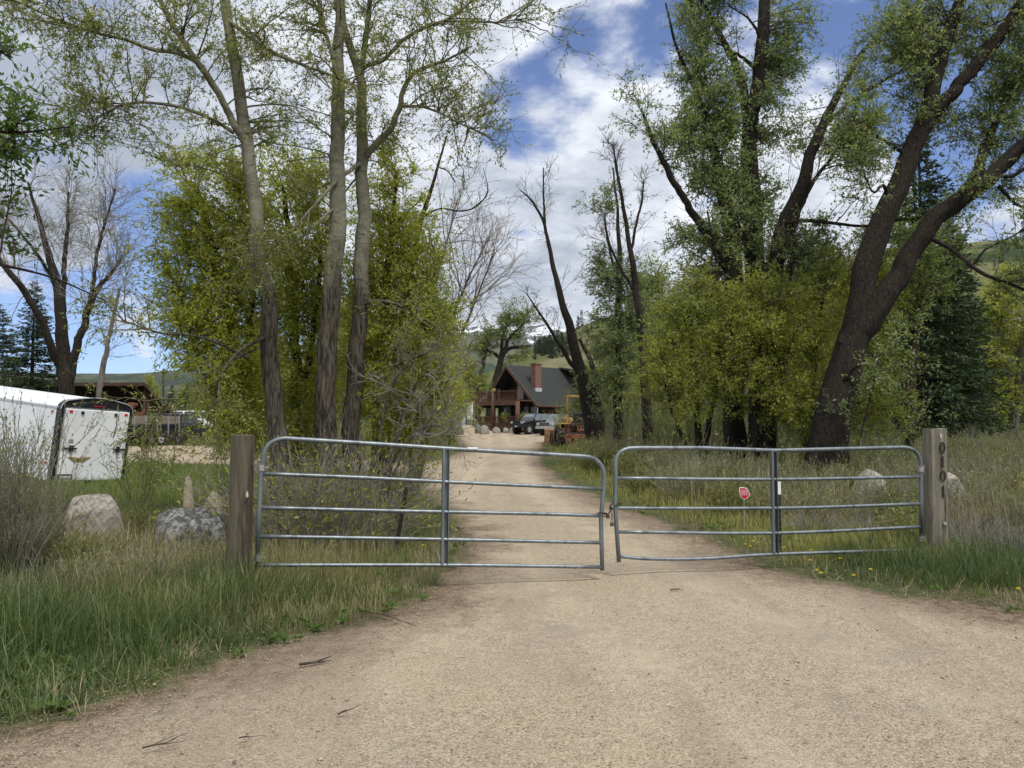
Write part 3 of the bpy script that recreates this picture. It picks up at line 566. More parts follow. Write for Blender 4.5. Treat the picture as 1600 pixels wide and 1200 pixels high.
rg = gate('tube_gate', 'grey five-bar tube gate with bent lower bar, hinged on the post numbered 0101', RA, RB,
     [(967, 878), (964, 835), (961, 790), (962, 740), (962, 722, 964, 700, 992, 700), (1100, 700), (1210, 704), (1410, 699), (1412, 699, 1438, 700, 1439, 728), (1439, 780), (1440, 858)],
     [[(963, 747), (1210, 749), (1438, 745)], [(962, 790), (975, 794), (1210, 794), (1330, 791), (1439, 787)], [(965, 831), (1210, 833), (1439, 823)], [(967, 869), (1010, 873), (1100, 873), (1210, 866), (1439, 859)]],
     ((1208, 704), (1211, 866)), [((1439, 733), (RPX[0] - .12, RPX[1] - .02, CH - 78 / 128)), ((1440, 842), (RPX[0] - .12, RPX[1] - .02, CH - 187 / 128))])
ORG = np.zeros(3)
def post(label, c, wdt, top, mat, yaw=.1, seed=1, lean=0):
    p = thing('gate_post', label, 'gate post', (c[0], c[1], Hs(c[0], c[1]))); r_ = random.Random(seed); m = MB(); K = 26; n = 16
    for k in range(K):                   # squared timber with worn arrises, checks and a slight lean
        z = -.3 + (top + .3) * k / (K - 1)
        for j in range(n):
            a = 2 * PI * (j + .5) / n; s = max(abs(math.cos(a)), abs(math.sin(a))); rr = wdt / 2 / s; rr = min(rr, wdt / 2 * 1.30) * (1 + .012 * math.sin(k * .9 + j * 1.7) + r_.uniform(-.008, .008))
            x, y = rr * math.cos(a), rr * math.sin(a); m.v.append((c[0] + x * math.cos(yaw) - y * math.sin(yaw) + lean * z, c[1] + x * math.sin(yaw) + y * math.cos(yaw), z + (r_.uniform(-.006, .006) if k == K - 1 else 0)))
    for k in range(K - 1):
        for j in range(n): a = k * n + j; b = k * n + (j + 1) % n; m.f.append((a, b, b + n, a + n))
    m.f.append(tuple((K - 1) * n + j for j in range(n))); m.build('timber', mat, p); return p
pl_ = post('weathered plain brown timber post carrying the gate that sags to the right', LPX, .20, 1.545, M['post'], .12, 1, .012)
MB().add([(LPX[0] + .105, LPX[1] - .125, .95), (LPX[0] + .10, LPX[1] - .13, .99), (LPX[0] + .115, LPX[1] - .12, 1.02), (LPX[0] + .122, LPX[1] - .115, .96)], [(0, 1, 2, 3)]).build('split_scar', M['rock_tan'], pl_)
pr = post('grey timber gate post bearing the black numerals 0101', RPX, .225, 1.585, M['post_pale'], -.18, 2, .008)
def on_post(u, z): yw = -.18; return (RPX[0] + .008 * z + u * math.cos(yw) + .1155 * math.sin(yw), RPX[1] + u * math.sin(yw) - .1175 * math.cos(yw), z)
def digit(ch, zc, u0=.045):
    m = MB(); 
    def pt(du, dz, off): x, y, z = on_post(u0 + du, zc + dz); return (x + off * math.sin(-.18), y - off * math.cos(.18), z)
    if ch == '0':
        n = 28; o_ = [(.033 * math.cos(2 * PI * i / n), .067 * math.sin(2 * PI * i / n)) for i in range(n)]; i_ = [(.0165 * math.cos(2 * PI * i / n), .056 * math.sin(2 * PI * i / n)) for i in range(n)]
        v = [pt(*p, .002) for p in o_] + [pt(*p, .002) for p in i_] + [pt(*p, .010) for p in o_] + [pt(*p, .010) for p in i_]; f = []
        for i in range(n): j = (i + 1) % n; f += [(2 * n + i, 2 * n + j, 3 * n + j, 3 * n + i), (i, j, 2 * n + j, 2 * n + i), (n + i, 3 * n + i, 3 * n + j, n + j)]
        m.add(v, f); nm = 'numeral_zero'
    else:
        poly = [(-.017, -.067), (.017, -.067), (.017, -.061), (.009, -.058), (.009, .067), (.002, .067), (-.008, .056), (-.017, .051), (-.017, .046), (-.009, .048), (-.009, -.058), (-.017, -.061)]
        m.prism(poly, lambda a, b: pt(a, b, .002), lambda a, b: pt(a, b, .010)); nm = 'numeral_one'
    m.build(nm, M['black'], pr)
for ch, zc in (('0', 1.36), ('1', 1.19), ('0', 1.02), ('1', .84)): digit(ch, zc)
x, y, z = on_post(.055, .45); MB().tube([(x, y + .02, z), (x + .002, y - .014, z)], .018, 12).build('bolt_head', M['silver'], pr)
x, y, z = on_post(.03, 1.5); MB().box((x, y - .003, z), (.008, .006, .05)).build('nail_mark', M['white'], pr)

def chain_links(path, ln=.034, r=.0032):
    m = MB(); P = spl(path, 200); seg = np.linalg.norm(np.diff(P, axis=0), axis=1); cum = np.concatenate([[0], np.cumsum(seg)]); n = int(cum[-1] / (ln * .72))
    for i in range(n):
        s0 = (i + .5) * cum[-1] / n; c = Vector([np.interp(s0, cum, P[:, k]) for k in range(3)]); c2 = Vector([np.interp(min(s0 + .01, cum[-1]), cum, P[:, k]) for k in range(3)]); t = (c2 - c).normalized() if (c2 - c).length > 1e-6 else Vector((0, 0, 1))
        u = t.cross(Vector((.2, 1, .1))).normalized(); v = t.cross(u); w_ = u if i % 2 else v
        m.tube([c + t * math.cos(a) * ln * .5 + w_ * math.sin(a) * ln * .28 for a in np.linspace(0, 2 * PI, 13)], r, 6, cap=False)
    return m
lp = lambda px, py: tuple(plane_pt(px, py, LA, LB)); rp = lambda px, py: tuple(plane_pt(px, py, RA, RB))
def off(p, dy, dx=0): return (p[0] + dx, p[1] + dy, p[2])
ch = thing('chain', 'dark steel chain looped between the two gates where they meet', 'chain', lp(941, 804))
m = chain_links([off(lp(941, 800), -.034, -.02), off(lp(936, 804), 0, -.03), off(lp(941, 808), .035), off(lp(947, 804), 0, .02), off(lp(941, 801), -.036), off(lp(950, 802), -.03, .0), rp(954, 798), rp(958, 792), off(rp(962, 789), -.034), off(rp(968, 787), 0, .02), off(rp(962, 786), .035), off(rp(957, 790), 0, -.02), rp(955, 797)])
m.build('links', M['rust_chain'], ch, smooth=True)
MB().v; m = chain_links([rp(956, 800), rp(956, 806), rp(956, 812), rp(956, 816)]); m.build('hanging_links', M['rust_chain'], ch, smooth=True)
def padlock(label, p, s):
    k = thing('padlock', label, 'padlock', p, group=None); x, y, z = p
    MB().box((x, y, z - s * .5), (s * .92, .02, s * .8)).build('body', M['lock'], k, bevel=.004)
    MB().tube([(x + .3 * s * math.cos(a), y, z - s * .12 + .42 * s * math.sin(a)) for a in np.linspace(PI, 0, 12)] , .0042, 8).build('shackle', M['steel'], k, smooth=True)
padlock('small padlock hanging on the chain link nearer the sagging gate', rp(949.5, 804), .045); padlock('lower padlock dangling from the short hanging length of chain', rp(956, 816), .048)

# ------------------------------------------------------------------ t-posts, yard sign
def tpost(label, x, y, h, mat, tipc=None, lean=(0, 0), group=None, rz=.3, wd=.035):
    g = thing('fence_post', label, 'fence post', (x, y, Hs(x, y)), group=group); z0 = Hs(x, y); m = MB(); a = Vector((x, y, z0 - .2)); b = Vector((x + lean[0], y + lean[1], z0 + h)); d = (b - a).normalized(); e = b - d * .16 if tipc else b
    ax = Vector((math.cos(rz), math.sin(rz), 0)); m.beam(a, e, wd, .006, (-ax.y, ax.x, 0)); m.beam(a + Vector((-ax.y, ax.x, 0)) * .018, e + Vector((-ax.y, ax.x, 0)) * .018, .006, .034, (-ax.y, ax.x, 0))
    for k in range(12): c = a + (e - a) * (k + .5) / 12; m.box(c - Vector((-ax.y, ax.x, 0)) * .007, (.02, .012, .02))
    m.build('shaft', mat, g)
    if tipc: MB().beam(e, b, wd, .008, (-ax.y, ax.x, 0)).beam(e + Vector((-ax.y, ax.x, 0)) * .018, b + Vector((-ax.y, ax.x, 0)) * .018, .007, .034, (-ax.y, ax.x, 0)).build('tip', tipc, g)
    return g
x, y = G(612, 872); tpost('black metal fence post leaning right behind the sagging gate', x, y, .86, M['black'], None, (.17, .05), wd=.05)
x, y = W(1216, 655, 9.9)[:2]; tpost('green metal fence post with white tip behind the right gate stiffener', x, y, .90, M['tpost'], M['white'], (0, 0), rz=0)
for px, lb in ((1419, 'leftmost'), (1457, 'second from the left'), (1500, 'third from the left'), (1541, 'rightmost')):
    x, y, _ = W(px, 655, 47); tpost(f'thin white-tipped post at the far field edge, {lb} of the row', x, y, 1.15, M['tpost'], M['white'], group='field fence posts', rz=0, wd=.07)
sg = thing('yard_sign', 'small red shield-shaped alarm sign with white border behind the right gate', 'yard sign', (*W(1160, 655, 11.6)[:2], 0)); sx0, sy0, _ = W(1161, 655, 11.6); zc = CH - (770 - 655) * 11.6 / F; K_ = .0095
sh = [(-7.2, 9.2), (-2, 9.6), (1.5, 9.0), (4.4, 8.2), (6.0, 5.0), (7.2, 2.0), (9.3, -.4), (8.2, -4.0), (5.5, -7.4), (2.2, -9.4), (0, -9.9), (-3, -8.2), (-5.8, -4.6), (-7.4, -.2), (-7.8, 4.5)]
def shp(s, yy): return lambda a, b: (sx0 + a * s * K_, sy0 + yy, zc + b * s * K_)
MB().prism(sh, shp(1.0, .004), shp(1.0, -.002)).build('border', M['white'], sg); MB().prism(sh, shp(.88, -.003), shp(.88, -.006)).build('face', M['red_sign'], sg)
for tx, dz, s in (('SECURED BY', 4.6, .021), ('XFINITY', 1.6, .034), ('HOME', -1.9, .034)):
    text_mesh(tx, s, M['white'], 'lettering', sg, Matrix.Translation((sx0 + .002, sy0 - .0075, zc + dz * K_)) @ Matrix.Rotation(R(-3), 4, 'Y') @ Matrix.Rotation(PI / 2, 4, 'X'), .0008)
MB().tube([(sx0, sy0 + .012, -.1), (sx0, sy0 + .012, zc)], .006, 6).build('stake', M['silver'], sg)

# ------------------------------------------------------------------ wire mesh fence, boulders, sticks
fx0, fy0 = LPX[0] - .12, LPX[1]; fx1, fy1 = -9.5, 9.4
fe = thing('wire_fence', 'sagging diamond wire mesh fence running left from the plain brown post', 'fence', (fx0, fy0, 0)); P_, R_ = [], []; Lf = math.hypot(fx1 - fx0, fy1 - fy0); hgt = .82; dd = .085
ex, ey = (fx1 - fx0) / Lf, (fy1 - fy0) / Lf
for s in (1, -1):
    for i in range(int((Lf + hgt) / dd)):
        a = i * dd - (hgt if s > 0 else 0); pts = []
        for t in np.linspace(0, 1, 6):
            u = min(max(a + s * hgt * t if s > 0 else a + hgt * (0) - hgt * t * 1, 0), Lf); z = hgt * t; sag = -.05 * math.sin(u * 2.2) * t
            pts.append((fx0 + ex * u, fy0 + ey * u + .01 * s, Hs(fx0 + ex * u, fy0 + ey * u) + .03 + z + sag))
        P_.append(pts)
V, Fq = tubes(np.array(P_), np.full((len(P_), 6), .0015), 3); mesh_np('mesh', V, [Fq], M['lock'], fe)
u = np.linspace(0, Lf, 30); V, Fq = tubes(np.array([[(fx0 + ex * q, fy0 + ey * q, Hs(fx0 + ex * q, fy0 + ey * q) + .03 + hgt - .05 * math.sin(q * 2.2)) for q in u]]), np.full((1, 30), .002), 4); mesh_np('top_wire', V, [Fq], M['lock'], fe)
tpost('dark metal post holding up the wire mesh fence near the sagebrush', fx0 + ex * 3.1, fy0 + ey * 3.1, .9, M['tpost'], rz=.2)
def boulder(name, label, px, py_top, d, wpx, mat, seed, flat=.75, group=None, tall=None, depth=.8, name_c='boulder', sink=.15):
    r_ = np.random.default_rng(seed); c = W(px, py_top, d); gz = Hs(c[0], c[1]); hz = c[2] - gz; wx = wpx * d / F / 2; bm = __import__('bmesh').new(); __import__('bmesh').ops.create_icosphere(bm, subdivisions=5, radius=1)
    V = np.array([v.co[:] for v in bm.verts]); Fc = np.array([[v.index for v in f.verts] for f in bm.faces]); bm.free(); dirs = V.copy(); rr = np.ones(len(V))
    for k in range(34):                  # planar cuts give facets
        n = unit(r_.normal(0, 1, 3)); hh = r_.uniform(.72, .98); dt = dirs @ n; rr = np.where(dt > 1e-3, np.minimum(rr, hh / np.maximum(dt, 1e-3)), rr)
    nz = sum(np.sin(dirs @ (unit(r_.normal(0, 1, 3)) * f) + r_.uniform(0, 6)) / f for f in (2.2, 3.3, 5, 8, 12, 17, 24, 33, 45)) * .12; V = dirs * (rr + nz * .55)[:, None] * 1.06
    V = V * [wx, wx * depth, 1]; zt = V[:, 2].max(); V[:, 2] = np.where(V[:, 2] > -.3, (1 - (1 - np.clip((V[:, 2] + .3) / (zt + .3), 0, 1)) ** 1.2) * (hz + sink) - sink, -sink + V[:, 2] * .2)
    root = thing(name, label, name_c, (c[0], c[1], gz), group=group); mesh_np('stone', V + [c[0], c[1], gz], [Fc], mat, root, smooth=False); return root
boulder('boulder', 'pale rounded granite boulder beside the grey sagebrush', 147, 772, 9.6, 104, M['rock_pale'], 3)
boulder('boulder', 'low dark grey lichened boulder left of the plain brown post', 296, 793, 9.3, 128, M['rock_grey'], 8)
boulder('boulder', 'small tan boulder just behind the plain brown post', 333, 766, 10.6, 42, M['rock_tan'], 5)
boulder('standing_stone', 'narrow upright mottled stone behind the dark grey boulder', 295, 744, 10.3, 18, M['rock_tan'], 14, depth=.9, name_c='stone')
boulder('boulder', 'pale boulder seen through the right gate', 1358, 732, 15, 56, M['rock_pale'], 6)
boulder('boulder', 'pale boulder half hidden behind the post numbered 0101', 1478, 738, 14, 54, M['rock_pale'], 7)
for i, (px, py, d, wp, lb, mt) in enumerate([(718, 664, 72, 13, 'round white boulder left of the tarp', 'rock_pale'), (747, 663, 75, 12, 'grey boulder in front of the tarp', 'rock_grey'), (757, 664.5, 73, 15, 'white boulder below the porch stairs', 'rock_pale'), (776, 667, 76, 14, 'low white boulder at the foot of the porch bank', 'rock_pale'),
        (790, 668, 76, 10, 'small white boulder below the log post', 'rock_pale'), (801, 668, 76, 11, 'white boulder beside the black car', 'rock_pale'), (688, 670, 66, 12, 'grey boulder where the drive bends left', 'rock_grey'), (652, 688, 34, 26, 'pale flat boulder under the drooping branches', 'rock_pale')]):
    boulder('boulder', lb, px, py, d, wp, M[mt], 20 + i, sink=.1)
def stick(label, pts, r0, mat=M['debris'], forks=2, seed=0):
    P = [(*G(a, b), .0) for a, b in pts]; r_ = random.Random(seed); s = thing('stick', label, 'stick', P[0]); m = MB(); P = [(x, y, Hs(x, y) + .012 + r_.uniform(0, .025)) for x, y, _ in P]
    q = [Vector(p) for p in spl(P, 10)]; m.tube(q, [r0 * (1 - .07 * i) for i in range(10)], 6)
    for k in range(forks): a = q[3 + 2 * k % 6]; d = (q[-1] - q[0]).normalized(); sd_ = Vector((-d.y, d.x, .25)) * r_.choice((-1, 1)); m.tube([a, a + (d * .7 + sd_ * .3) * .05, a + (d * 1.2 + sd_ * .35) * .09], [r0 * .5, r0 * .4, r0 * .2], 5)
    m.build('wood', mat, s, smooth=True)
stick('dark forked stick lying alone in the near left gravel', [(222, 1174), (240, 1172), (258, 1167), (274, 1162)], .005, forks=4, seed=3)
stick('long dark stick at the grass edge left of centre', [(468, 1042), (490, 1038), (518, 1030)], .011, forks=2, seed=4)
stick('thin pale twig lying on the left edge of the gravel', [(232, 1128), (252, 1123), (272, 1120)], .003, M['twig_grey'], 3, 5)
stick('bent brown stick beside the verge below the left gate', [(575, 962), (600, 966), (628, 975), (650, 982)], .007, forks=2, seed=6)
stick('short dark stick on the gravel in front of the right gate', [(1048, 925), (1062, 922)], .008, forks=1, seed=7)
stick('small dark stick near the bottom centre of the drive', [(528, 1121), (540, 1119)], .006, forks=2, seed=8)
stick('curved brown twig in the gravel left of centre', [(374, 1160), (386, 1156)], .005, forks=1, seed=9)

# ------------------------------------------------------------------ log house
a_ = R(48); HX, HY, HZ = -.15, 81.0, 1.1; wv = Vector((math.cos(a_), -math.sin(a_), 0)); nv = Vector((-math.sin(a_), -math.cos(a_), 0))
house = thing('log_house', 'brown log house with dark green steep roof, balcony and brick chimney', 'house', (HX, HY, HZ))
def hp(u, v, z): return Vector((HX, HY, HZ)) + wv * u - nv * v + Vector((0, 0, z))     # u across the gable, v back along the ridge
def hbox(m, u0, u1, v0, v1, z0, z1): m.prism([(u0, v0), (u1, v0), (u1, v1), (u0, v1)], lambda a, b: hp(a, b, z0), lambda a, b: hp(a, b, z1)); return m
EW, EZ, RZ, LEN = 3.9, 2.35, 6.3, 6.4
m = hbox(MB(), -EW + .35, EW - .35, 1.5, 13.5, -.5, EZ)
m.prism([(-EW + .4, EZ), (EW - .4, EZ), (0, RZ - .35)], lambda a, b: hp(a, 1.5, b), lambda a, b: hp(a, 13.3, b)); m.build('wall', M['wood_log'], house)
m = MB()
for k in range(11):                      # log courses proud of the wall
    z = .1 + k * .22; m.tube([hp(-EW + .3, 1.46, z), hp(EW - .3, 1.46, z)], .115, 8); m.tube([hp(EW - .33, 1.3, z), hp(EW - .33, 13.4, z)], .115, 8)
for k in range(16): z = 2.5 + k * .22; hw = max((RZ - .4 - z) / (RZ - EZ) * EW - .1, .1); m.tube([hp(-hw, 1.46, z), hp(hw, 1.46, z)], .115, 8)
m.build('log_courses', M['wood_log'], house, smooth=True)
m = MB()
for s in (-1, 1):
    A, B_, C_, D_ = hp(0, -.6, RZ), hp(0, 13.8, RZ), hp(s * (EW + .35), 13.8, EZ - .36), hp(s * (EW + .35), -.2, EZ - .36)
    if s > 0: m.slab(A, D_, C_, B_, .22)
    else: m.slab(A, B_, C_, D_, .22)
rf = m.build('roof', M['roof_green'], house)
m = MB()
for s in (-1, 1): m.beam(hp(0, -.66, RZ - .16), hp(s * (EW + .38), -.26, EZ - .5), .10, .26)
m.beam(hp(EW + .4, -.2, EZ - .42), hp(EW + .4, 13.8, EZ - .42), .10, .12); m.build('fascia', M['wood_deck'], rf)
chm = hbox(MB(), 2.05, 2.75, 1.0, 1.85, 3.0, 6.3); hbox(m2 := MB(), 1.99, 2.81, .93, 1.92, 6.3, 6.42); chm.build('chimney', M['brick'], rf); hbox(MB(), 2.01, 2.79, .96, 1.89, 3.0, 3.85).build('chimney_flashing', M['silver'], rf); m2.build('chimney_cap', M['brick'], rf)
m = MB()                                 # raised cross dormer further back with its own roof and glazed gable
m.slab(hp(.1, 7.2, RZ + .1), hp(4.2, 6.8, RZ - .55), hp(4.2, 13.2, RZ - 1.1), hp(.1, 12.5, RZ - .1), .2); m.build('dormer_roof', M['roof_green'], house)
m = hbox(MB(), .2, 3.5, 7.9, 12.6, 3.2, RZ - 1.15); m.build('dormer_wall', M['wood_dark'], house)
for v in (8.0, 9.2, 10.4): hbox(MB(), 3.5, 3.54, v, v + .9, 3.6, 4.9).build('window', M['glass'], house)
sd_ = thing('satellite_dish', 'small pale satellite dish on the far slope of the green roof', 'satellite dish', hp(4.3, 6.9, 4.4)); m = MB(); c = hp(4.3, 6.9, 4.6)
for k in range(5): m.tube([c + Vector((math.cos(q) * .1 * k, -.04 * (5 - k) * .3 - .2, math.sin(q) * .1 * k)) for q in np.linspace(0, 2 * PI, 17)], .052, 5, cap=False)
m.build('dish', M['curtain'], sd_); MB().tube([c, c + Vector((0, 0, -.7))], .03, 6).build('mast', M['silver'], sd_)
ORG = np.array((HX, HY, HZ))
# upper door and windows on the gable, lower windows
def win(u0, u1, z0, z1, v=1.33, gl='glass_pale', nm='window'):
    f = hbox(hbox(hbox(hbox(MB(), u0 - .08, u1 + .08, v - .04, v + .05, z0 - .08, z0), u0 - .08, u1 + .08, v - .04, v + .05, z1, z1 + .08), u0 - .08, u0, v - .04, v + .05, z0, z1), u1, u1 + .08, v - .04, v + .05, z0, z1).build(nm, M['wood_grey'], house)
    hbox(MB(), u0, u1, v + .01, v + .03, z0, z1).build('pane', M[gl], f)
win(-.35, .55, 2.75, 4.6, gl='curtain', nm='balcony_door'); win(1.35, 1.7, 2.75, 3.9); win(-2.6, -1.5, .35, 1.95); win(.2, 1.3, .2, 2.1, nm='porch_door', gl='glass'); win(1.7, 2.7, .7, 1.9)
m = MB()                                 # balcony, posts and rails: log and plank work
DU0, DU1, DV = -5.0, 3.75, -2.3
hbox(m, DU0, DU1, DV, 1.3, 2.42, 2.52); hbox(m, DU0, DU1, DV - .1, DV, 2.02, 2.54); hbox(m, DU0 - .1, DU0, DV - .1, 1.3, 2.02, 2.54); m.build('balcony_floor', M['wood_deck'], house)
def rail(u0, v0, u1, v1, zb, zt, n, pos=4, nm='balcony_rail'):
    m = MB(); A, B_ = Vector((u0, v0, 0)), Vector((u1, v1, 0))
    for k in range(n): p = A + (B_ - A) * (k + .5) / n; m.beam(hp(p.x, p.y, zb + .12), hp(p.x, p.y, zt), .055, .055)
    m.beam(hp(u0, v0, zt), hp(u1, v1, zt), .14, .09); m.beam(hp(u0, v0, zb + .12), hp(u1, v1, zb + .12), .08, .09)
    for k in range(pos): p = A + (B_ - A) * k / (pos - 1); m.tube([hp(p.x, p.y, zb), hp(p.x, p.y, zt + .22)], .12, 8)
    m.build(nm, M['wood_deck'], house)
rail(DU0 + .05, DV - .02, DU1 - .05, DV - .02, 2.52, 3.45, 46); rail(DU0 + .05, DV, DU0 + .05, 1.2, 2.52, 3.45, 18, 2)
for u in (DU0 + .3, -.15, DU1 - .2): MB().tube([hp(u, DV + .05, -.6), hp(u, DV + .05, 2.4 if u != -.15 else 3.75)], .23, 12).build('log_post', M['wood_deck'], house, smooth=True)
hbox(MB(), -3.4, DU1, DV, 1.3, -.5, .02).build('porch_floor', M['wood_deck'], house); rail(-2.3, DV - .02, DU1 - .1, DV - .02, .0, .85, 42, 4, 'porch_rail')
MB().beam(hp(EW + .3, -.1, -.4), hp(EW + .3, -.1, EZ - .5), .09, .09).build('downpipe', M['curtain'], house)
# things at the house
tp = thing('covered_stack', 'tall stack wrapped in a wrinkled grey tarp left of the porch', 'tarp', hp(-5.2, -2.6, -.4)); m = MB(); n = 22
for k in range(9):
    z = -.7 + k * .36
    for j in range(n): a = 2 * PI * j / n; s = max(abs(math.cos(a)), abs(math.sin(a))); rr = .82 / s ** .8 * (1 - .02 * k) + .07 * math.sin(j * 2.9 + k * .8); m.v.append(tuple(hp(-5.3 + rr * math.cos(a) * 1.05, -2.6 + rr * math.sin(a), z + .04 * math.sin(j * 1.7))))
for k in range(8):
    for j in range(n): a = k * n + j; b = k * n + (j + 1) % n; m.f.append((a, b, b + n, a + n))
m.f.append(tuple(8 * n + j for j in range(n))); m.build('cover', M['tarp'], tp)
wp_ = thing('white_panel', 'flat white panel standing beside the tarp under the balcony', 'panel', hp(-3.7, -2.3, 0)); hbox(MB(), -4.25, -3.3, -2.5, -2.4, .55, 2.35).build('board', M['white'], wp_); hbox(MB(), -4.2, -4.12, -2.5, -2.4, -.4, .55).build('leg', M['silver'], wp_); hbox(MB(), -3.45, -3.37, -2.5, -2.4, -.4, .55).build('leg', M['silver'], wp_)
for i, (u, lb) in enumerate(((2.0, 'leafy plant in a pot on the porch rail right of the log post'), (4.9, 'leafy plant in a pot against the side log wall'))):
    base = hp(u, -2.5, 0 if i else .0); pt_ = thing('potted_plant', lb, 'plant', base); m = MB(); m.tube([base + Vector((0, 0, .35)), base + Vector((0, 0, .85))], [.15, .24], 10); m.build('pot', M['rust'], pt_)
    r_ = np.random.default_rng(i); Pn = np.tile(np.array(base) + [0, 0, .8], (160, 1)); D = unit(r_.normal(0, 1, (160, 3)) + [0, 0, .8]); Pn += D * r_.uniform(0, .45, (160, 1)); V, Fq = leaves(Pn, D, np.full(160, .22), np.full(160, .05), r_); mesh_np('foliage', V, [Fq], M['leaf_far'], pt_)
pt_ = thing('ladder', 'dark step ladder leaning beside the white panel on the porch', 'ladder', hp(-2.9, -2.5, -.4)); m = MB()
for s in (-.25, .25): m.beam(hp(-2.9 + s, -2.7, -.4), hp(-2.9 + s, -2.1, 1.3), .06, .05)
for k in range(6): m.beam(hp(-3.15, -2.7 + .1 * k, -.2 + k * .28), hp(-2.65, -2.7 + .1 * k, -.2 + k * .28), .08, .03)
m.build('frame', M['wood_grey'], pt_)

# ------------------------------------------------------------------ vehicles
def vehicle(name, label, cat, loc, rz, L, Wd, body, cabin, wheels, wr, paint, glassm=None, gh=.82, group=None, lights=True, hub=None, grille=True):
    """side profiles in (x,z), x forward; windows cut as panels proud of the cabin"""
    root = thing(name, label, cat, local=True, group=group); hub = hub or M['silver']; m = MB(); m.prism(body, lambda x, z: (x, -Wd / 2, z), lambda x, z: (x, Wd / 2, z)); m.build('body', paint, root, bevel=.05, seg=3)
    zb = min(p[1] for p in cabin); zt = max(p[1] for p in cabin)
    def wy(z): return Wd / 2 * (1 - (1 - gh) * (z - zb) / (zt - zb)) - .02
    m = MB(); n = len(cabin); m.add([(x, -wy(z), z) for x, z in cabin] + [(x, wy(z), z) for x, z in cabin], [tuple(range(n)), tuple(range(2 * n - 1, n - 1, -1))] + [(i, n + i, n + (i + 1) % n, (i + 1) % n) for i in range(n)]); m.build('cabin', paint, root, bevel=.035)
    gm = glassm or M['glass']; x0, x1 = min(p[0] for p in cabin), max(p[0] for p in cabin); top = [p for p in cabin if p[1] > zt - .06]; tx0, tx1 = min(p[0] for p in top), max(p[0] for p in top); h0, h1 = zb + .10 * (zt - zb), zt - .12 * (zt - zb)
    def fx(z, a, b): return a + (b - a) * (z - zb) / (zt - zb)
    for (za, xa, xb, nm, sgn) in ((0, x1, tx1, 'windscreen', 1), (0, x0, tx0, 'rear_window', -1)):
        e = .012 * sgn; A = [(fx(h0, xa, xb) + e, -wy(h0) + .1, h0), (fx(h0, xa, xb) + e, wy(h0) - .1, h0), (fx(h1, xa, xb) + e, wy(h1) - .1, h1), (fx(h1, xa, xb) + e, -wy(h1) + .1, h1)]
        m = MB(); m.slab(*(A if sgn > 0 else A[::-1]), .01); m.build(nm, gm, root)
    nb = 3 if (tx1 - tx0) > 1.6 else 2
    for s in (-1, 1):
        for k in range(nb):
            f0, f1 = (k + .04) / nb, (k + .96) / nb; q = lambda f, z: (fx(z, x0, tx0) + .1 + f * (fx(z, x1, tx1) - fx(z, x0, tx0) - .2), s * (wy(z) + .012), z)
            A = [q(f0, h0), q(f1, h0), q(f1, h1), q(f0, h1)]; m = MB(); m.slab(*(A if s < 0 else A[::-1]), .01); m.build('side_window', gm, root)
    for wx in wheels:
        for s in (-1, 1):
            y = s * (Wd / 2 - .06); pr_ = [(-.12, wr * .62), (-.13, wr * .9), (-.09, wr), (.09, wr), (.13, wr * .9), (.12, wr * .62)]; m = MB(); n = 24
            m.v = [(wx + rr * math.cos(2 * PI * j / n), y + yy, wr + rr * math.sin(2 * PI * j / n)) for yy, rr in pr_ for j in range(n)]
            m.f = [(k * n + j, k * n + (j + 1) % n, (k + 1) * n + (j + 1) % n, (k + 1) * n + j) for k in range(5) for j in range(n)]; wh = m.build('wheel', M['tyre'], root, smooth=True)
            m = MB(); m.tube([(wx, y - .10, wr), (wx, y + .10, wr)], wr * .64, 20)
            for j in range(5): a = j * 2 * PI / 5; m.beam((wx, y + s * .105, wr), (wx + wr * .55 * math.cos(a), y + s * .105, wr + wr * .55 * math.sin(a)), .09, .03, (0, 1, 0))
            m.build('rim', hub, wh)
            MB().tube([(wx, s * (Wd / 2 - .3), wr), (wx, s * (Wd / 2 + .012), wr)], wr * 1.14, 22).build('wheel_arch', M['black'], root)
    fxm = max(p[0] for p in body); zlo = min(p[1] for p in body); rxm = min(p[0] for p in body)
    MB().box((fxm + .05, 0, zlo + .12), (.16, Wd * .98, .2)).build('front_bumper', M['navy'] if paint is not M['carsilver'] else M['silver'], root, bevel=.03); MB().box((rxm - .05, 0, zlo + .12), (.16, Wd * .98, .2)).build('rear_bumper', M['silver'], root, bevel=.03)
    if lights:
        zh = zlo + .46
        if grille:
            g_ = MB().box((fxm + .005, 0, zh), (.03, Wd * .56, .26)).build('grille', M['black'], root)
            m = MB(); [m.box((fxm + .025, (k - 3) * Wd * .075, zh), (.02, .03, .24)) for k in range(7)]; m.build('grille_bars', paint, g_)
        for s in (-1, 1): MB().box((fxm + .012, s * Wd * .38, zh), (.04, Wd * .15, .19)).build('headlight', M['lamp'], root, bevel=.02); MB().box((rxm - .01, s * Wd * .43, zh + .15), (.03, .16, .34)).build('tail_light', M['red_lens'], root, bevel=.01); MB().box((x1 - .1, s * (Wd / 2 + .1), zb + .12), (.1, .2, .16)).build('wing_mirror', M['black'], root, bevel=.02)
        MB().box((fxm + .14, .05, zlo + .1), (.02, .32, .13)).build('licence_plate', M['plate'], root)
    root.location = (loc[0], loc[1], Hs(loc[0], loc[1])); root.rotation_euler = (0, 0, rz); return root
jx, jy, _ = W(829, 655, 74)
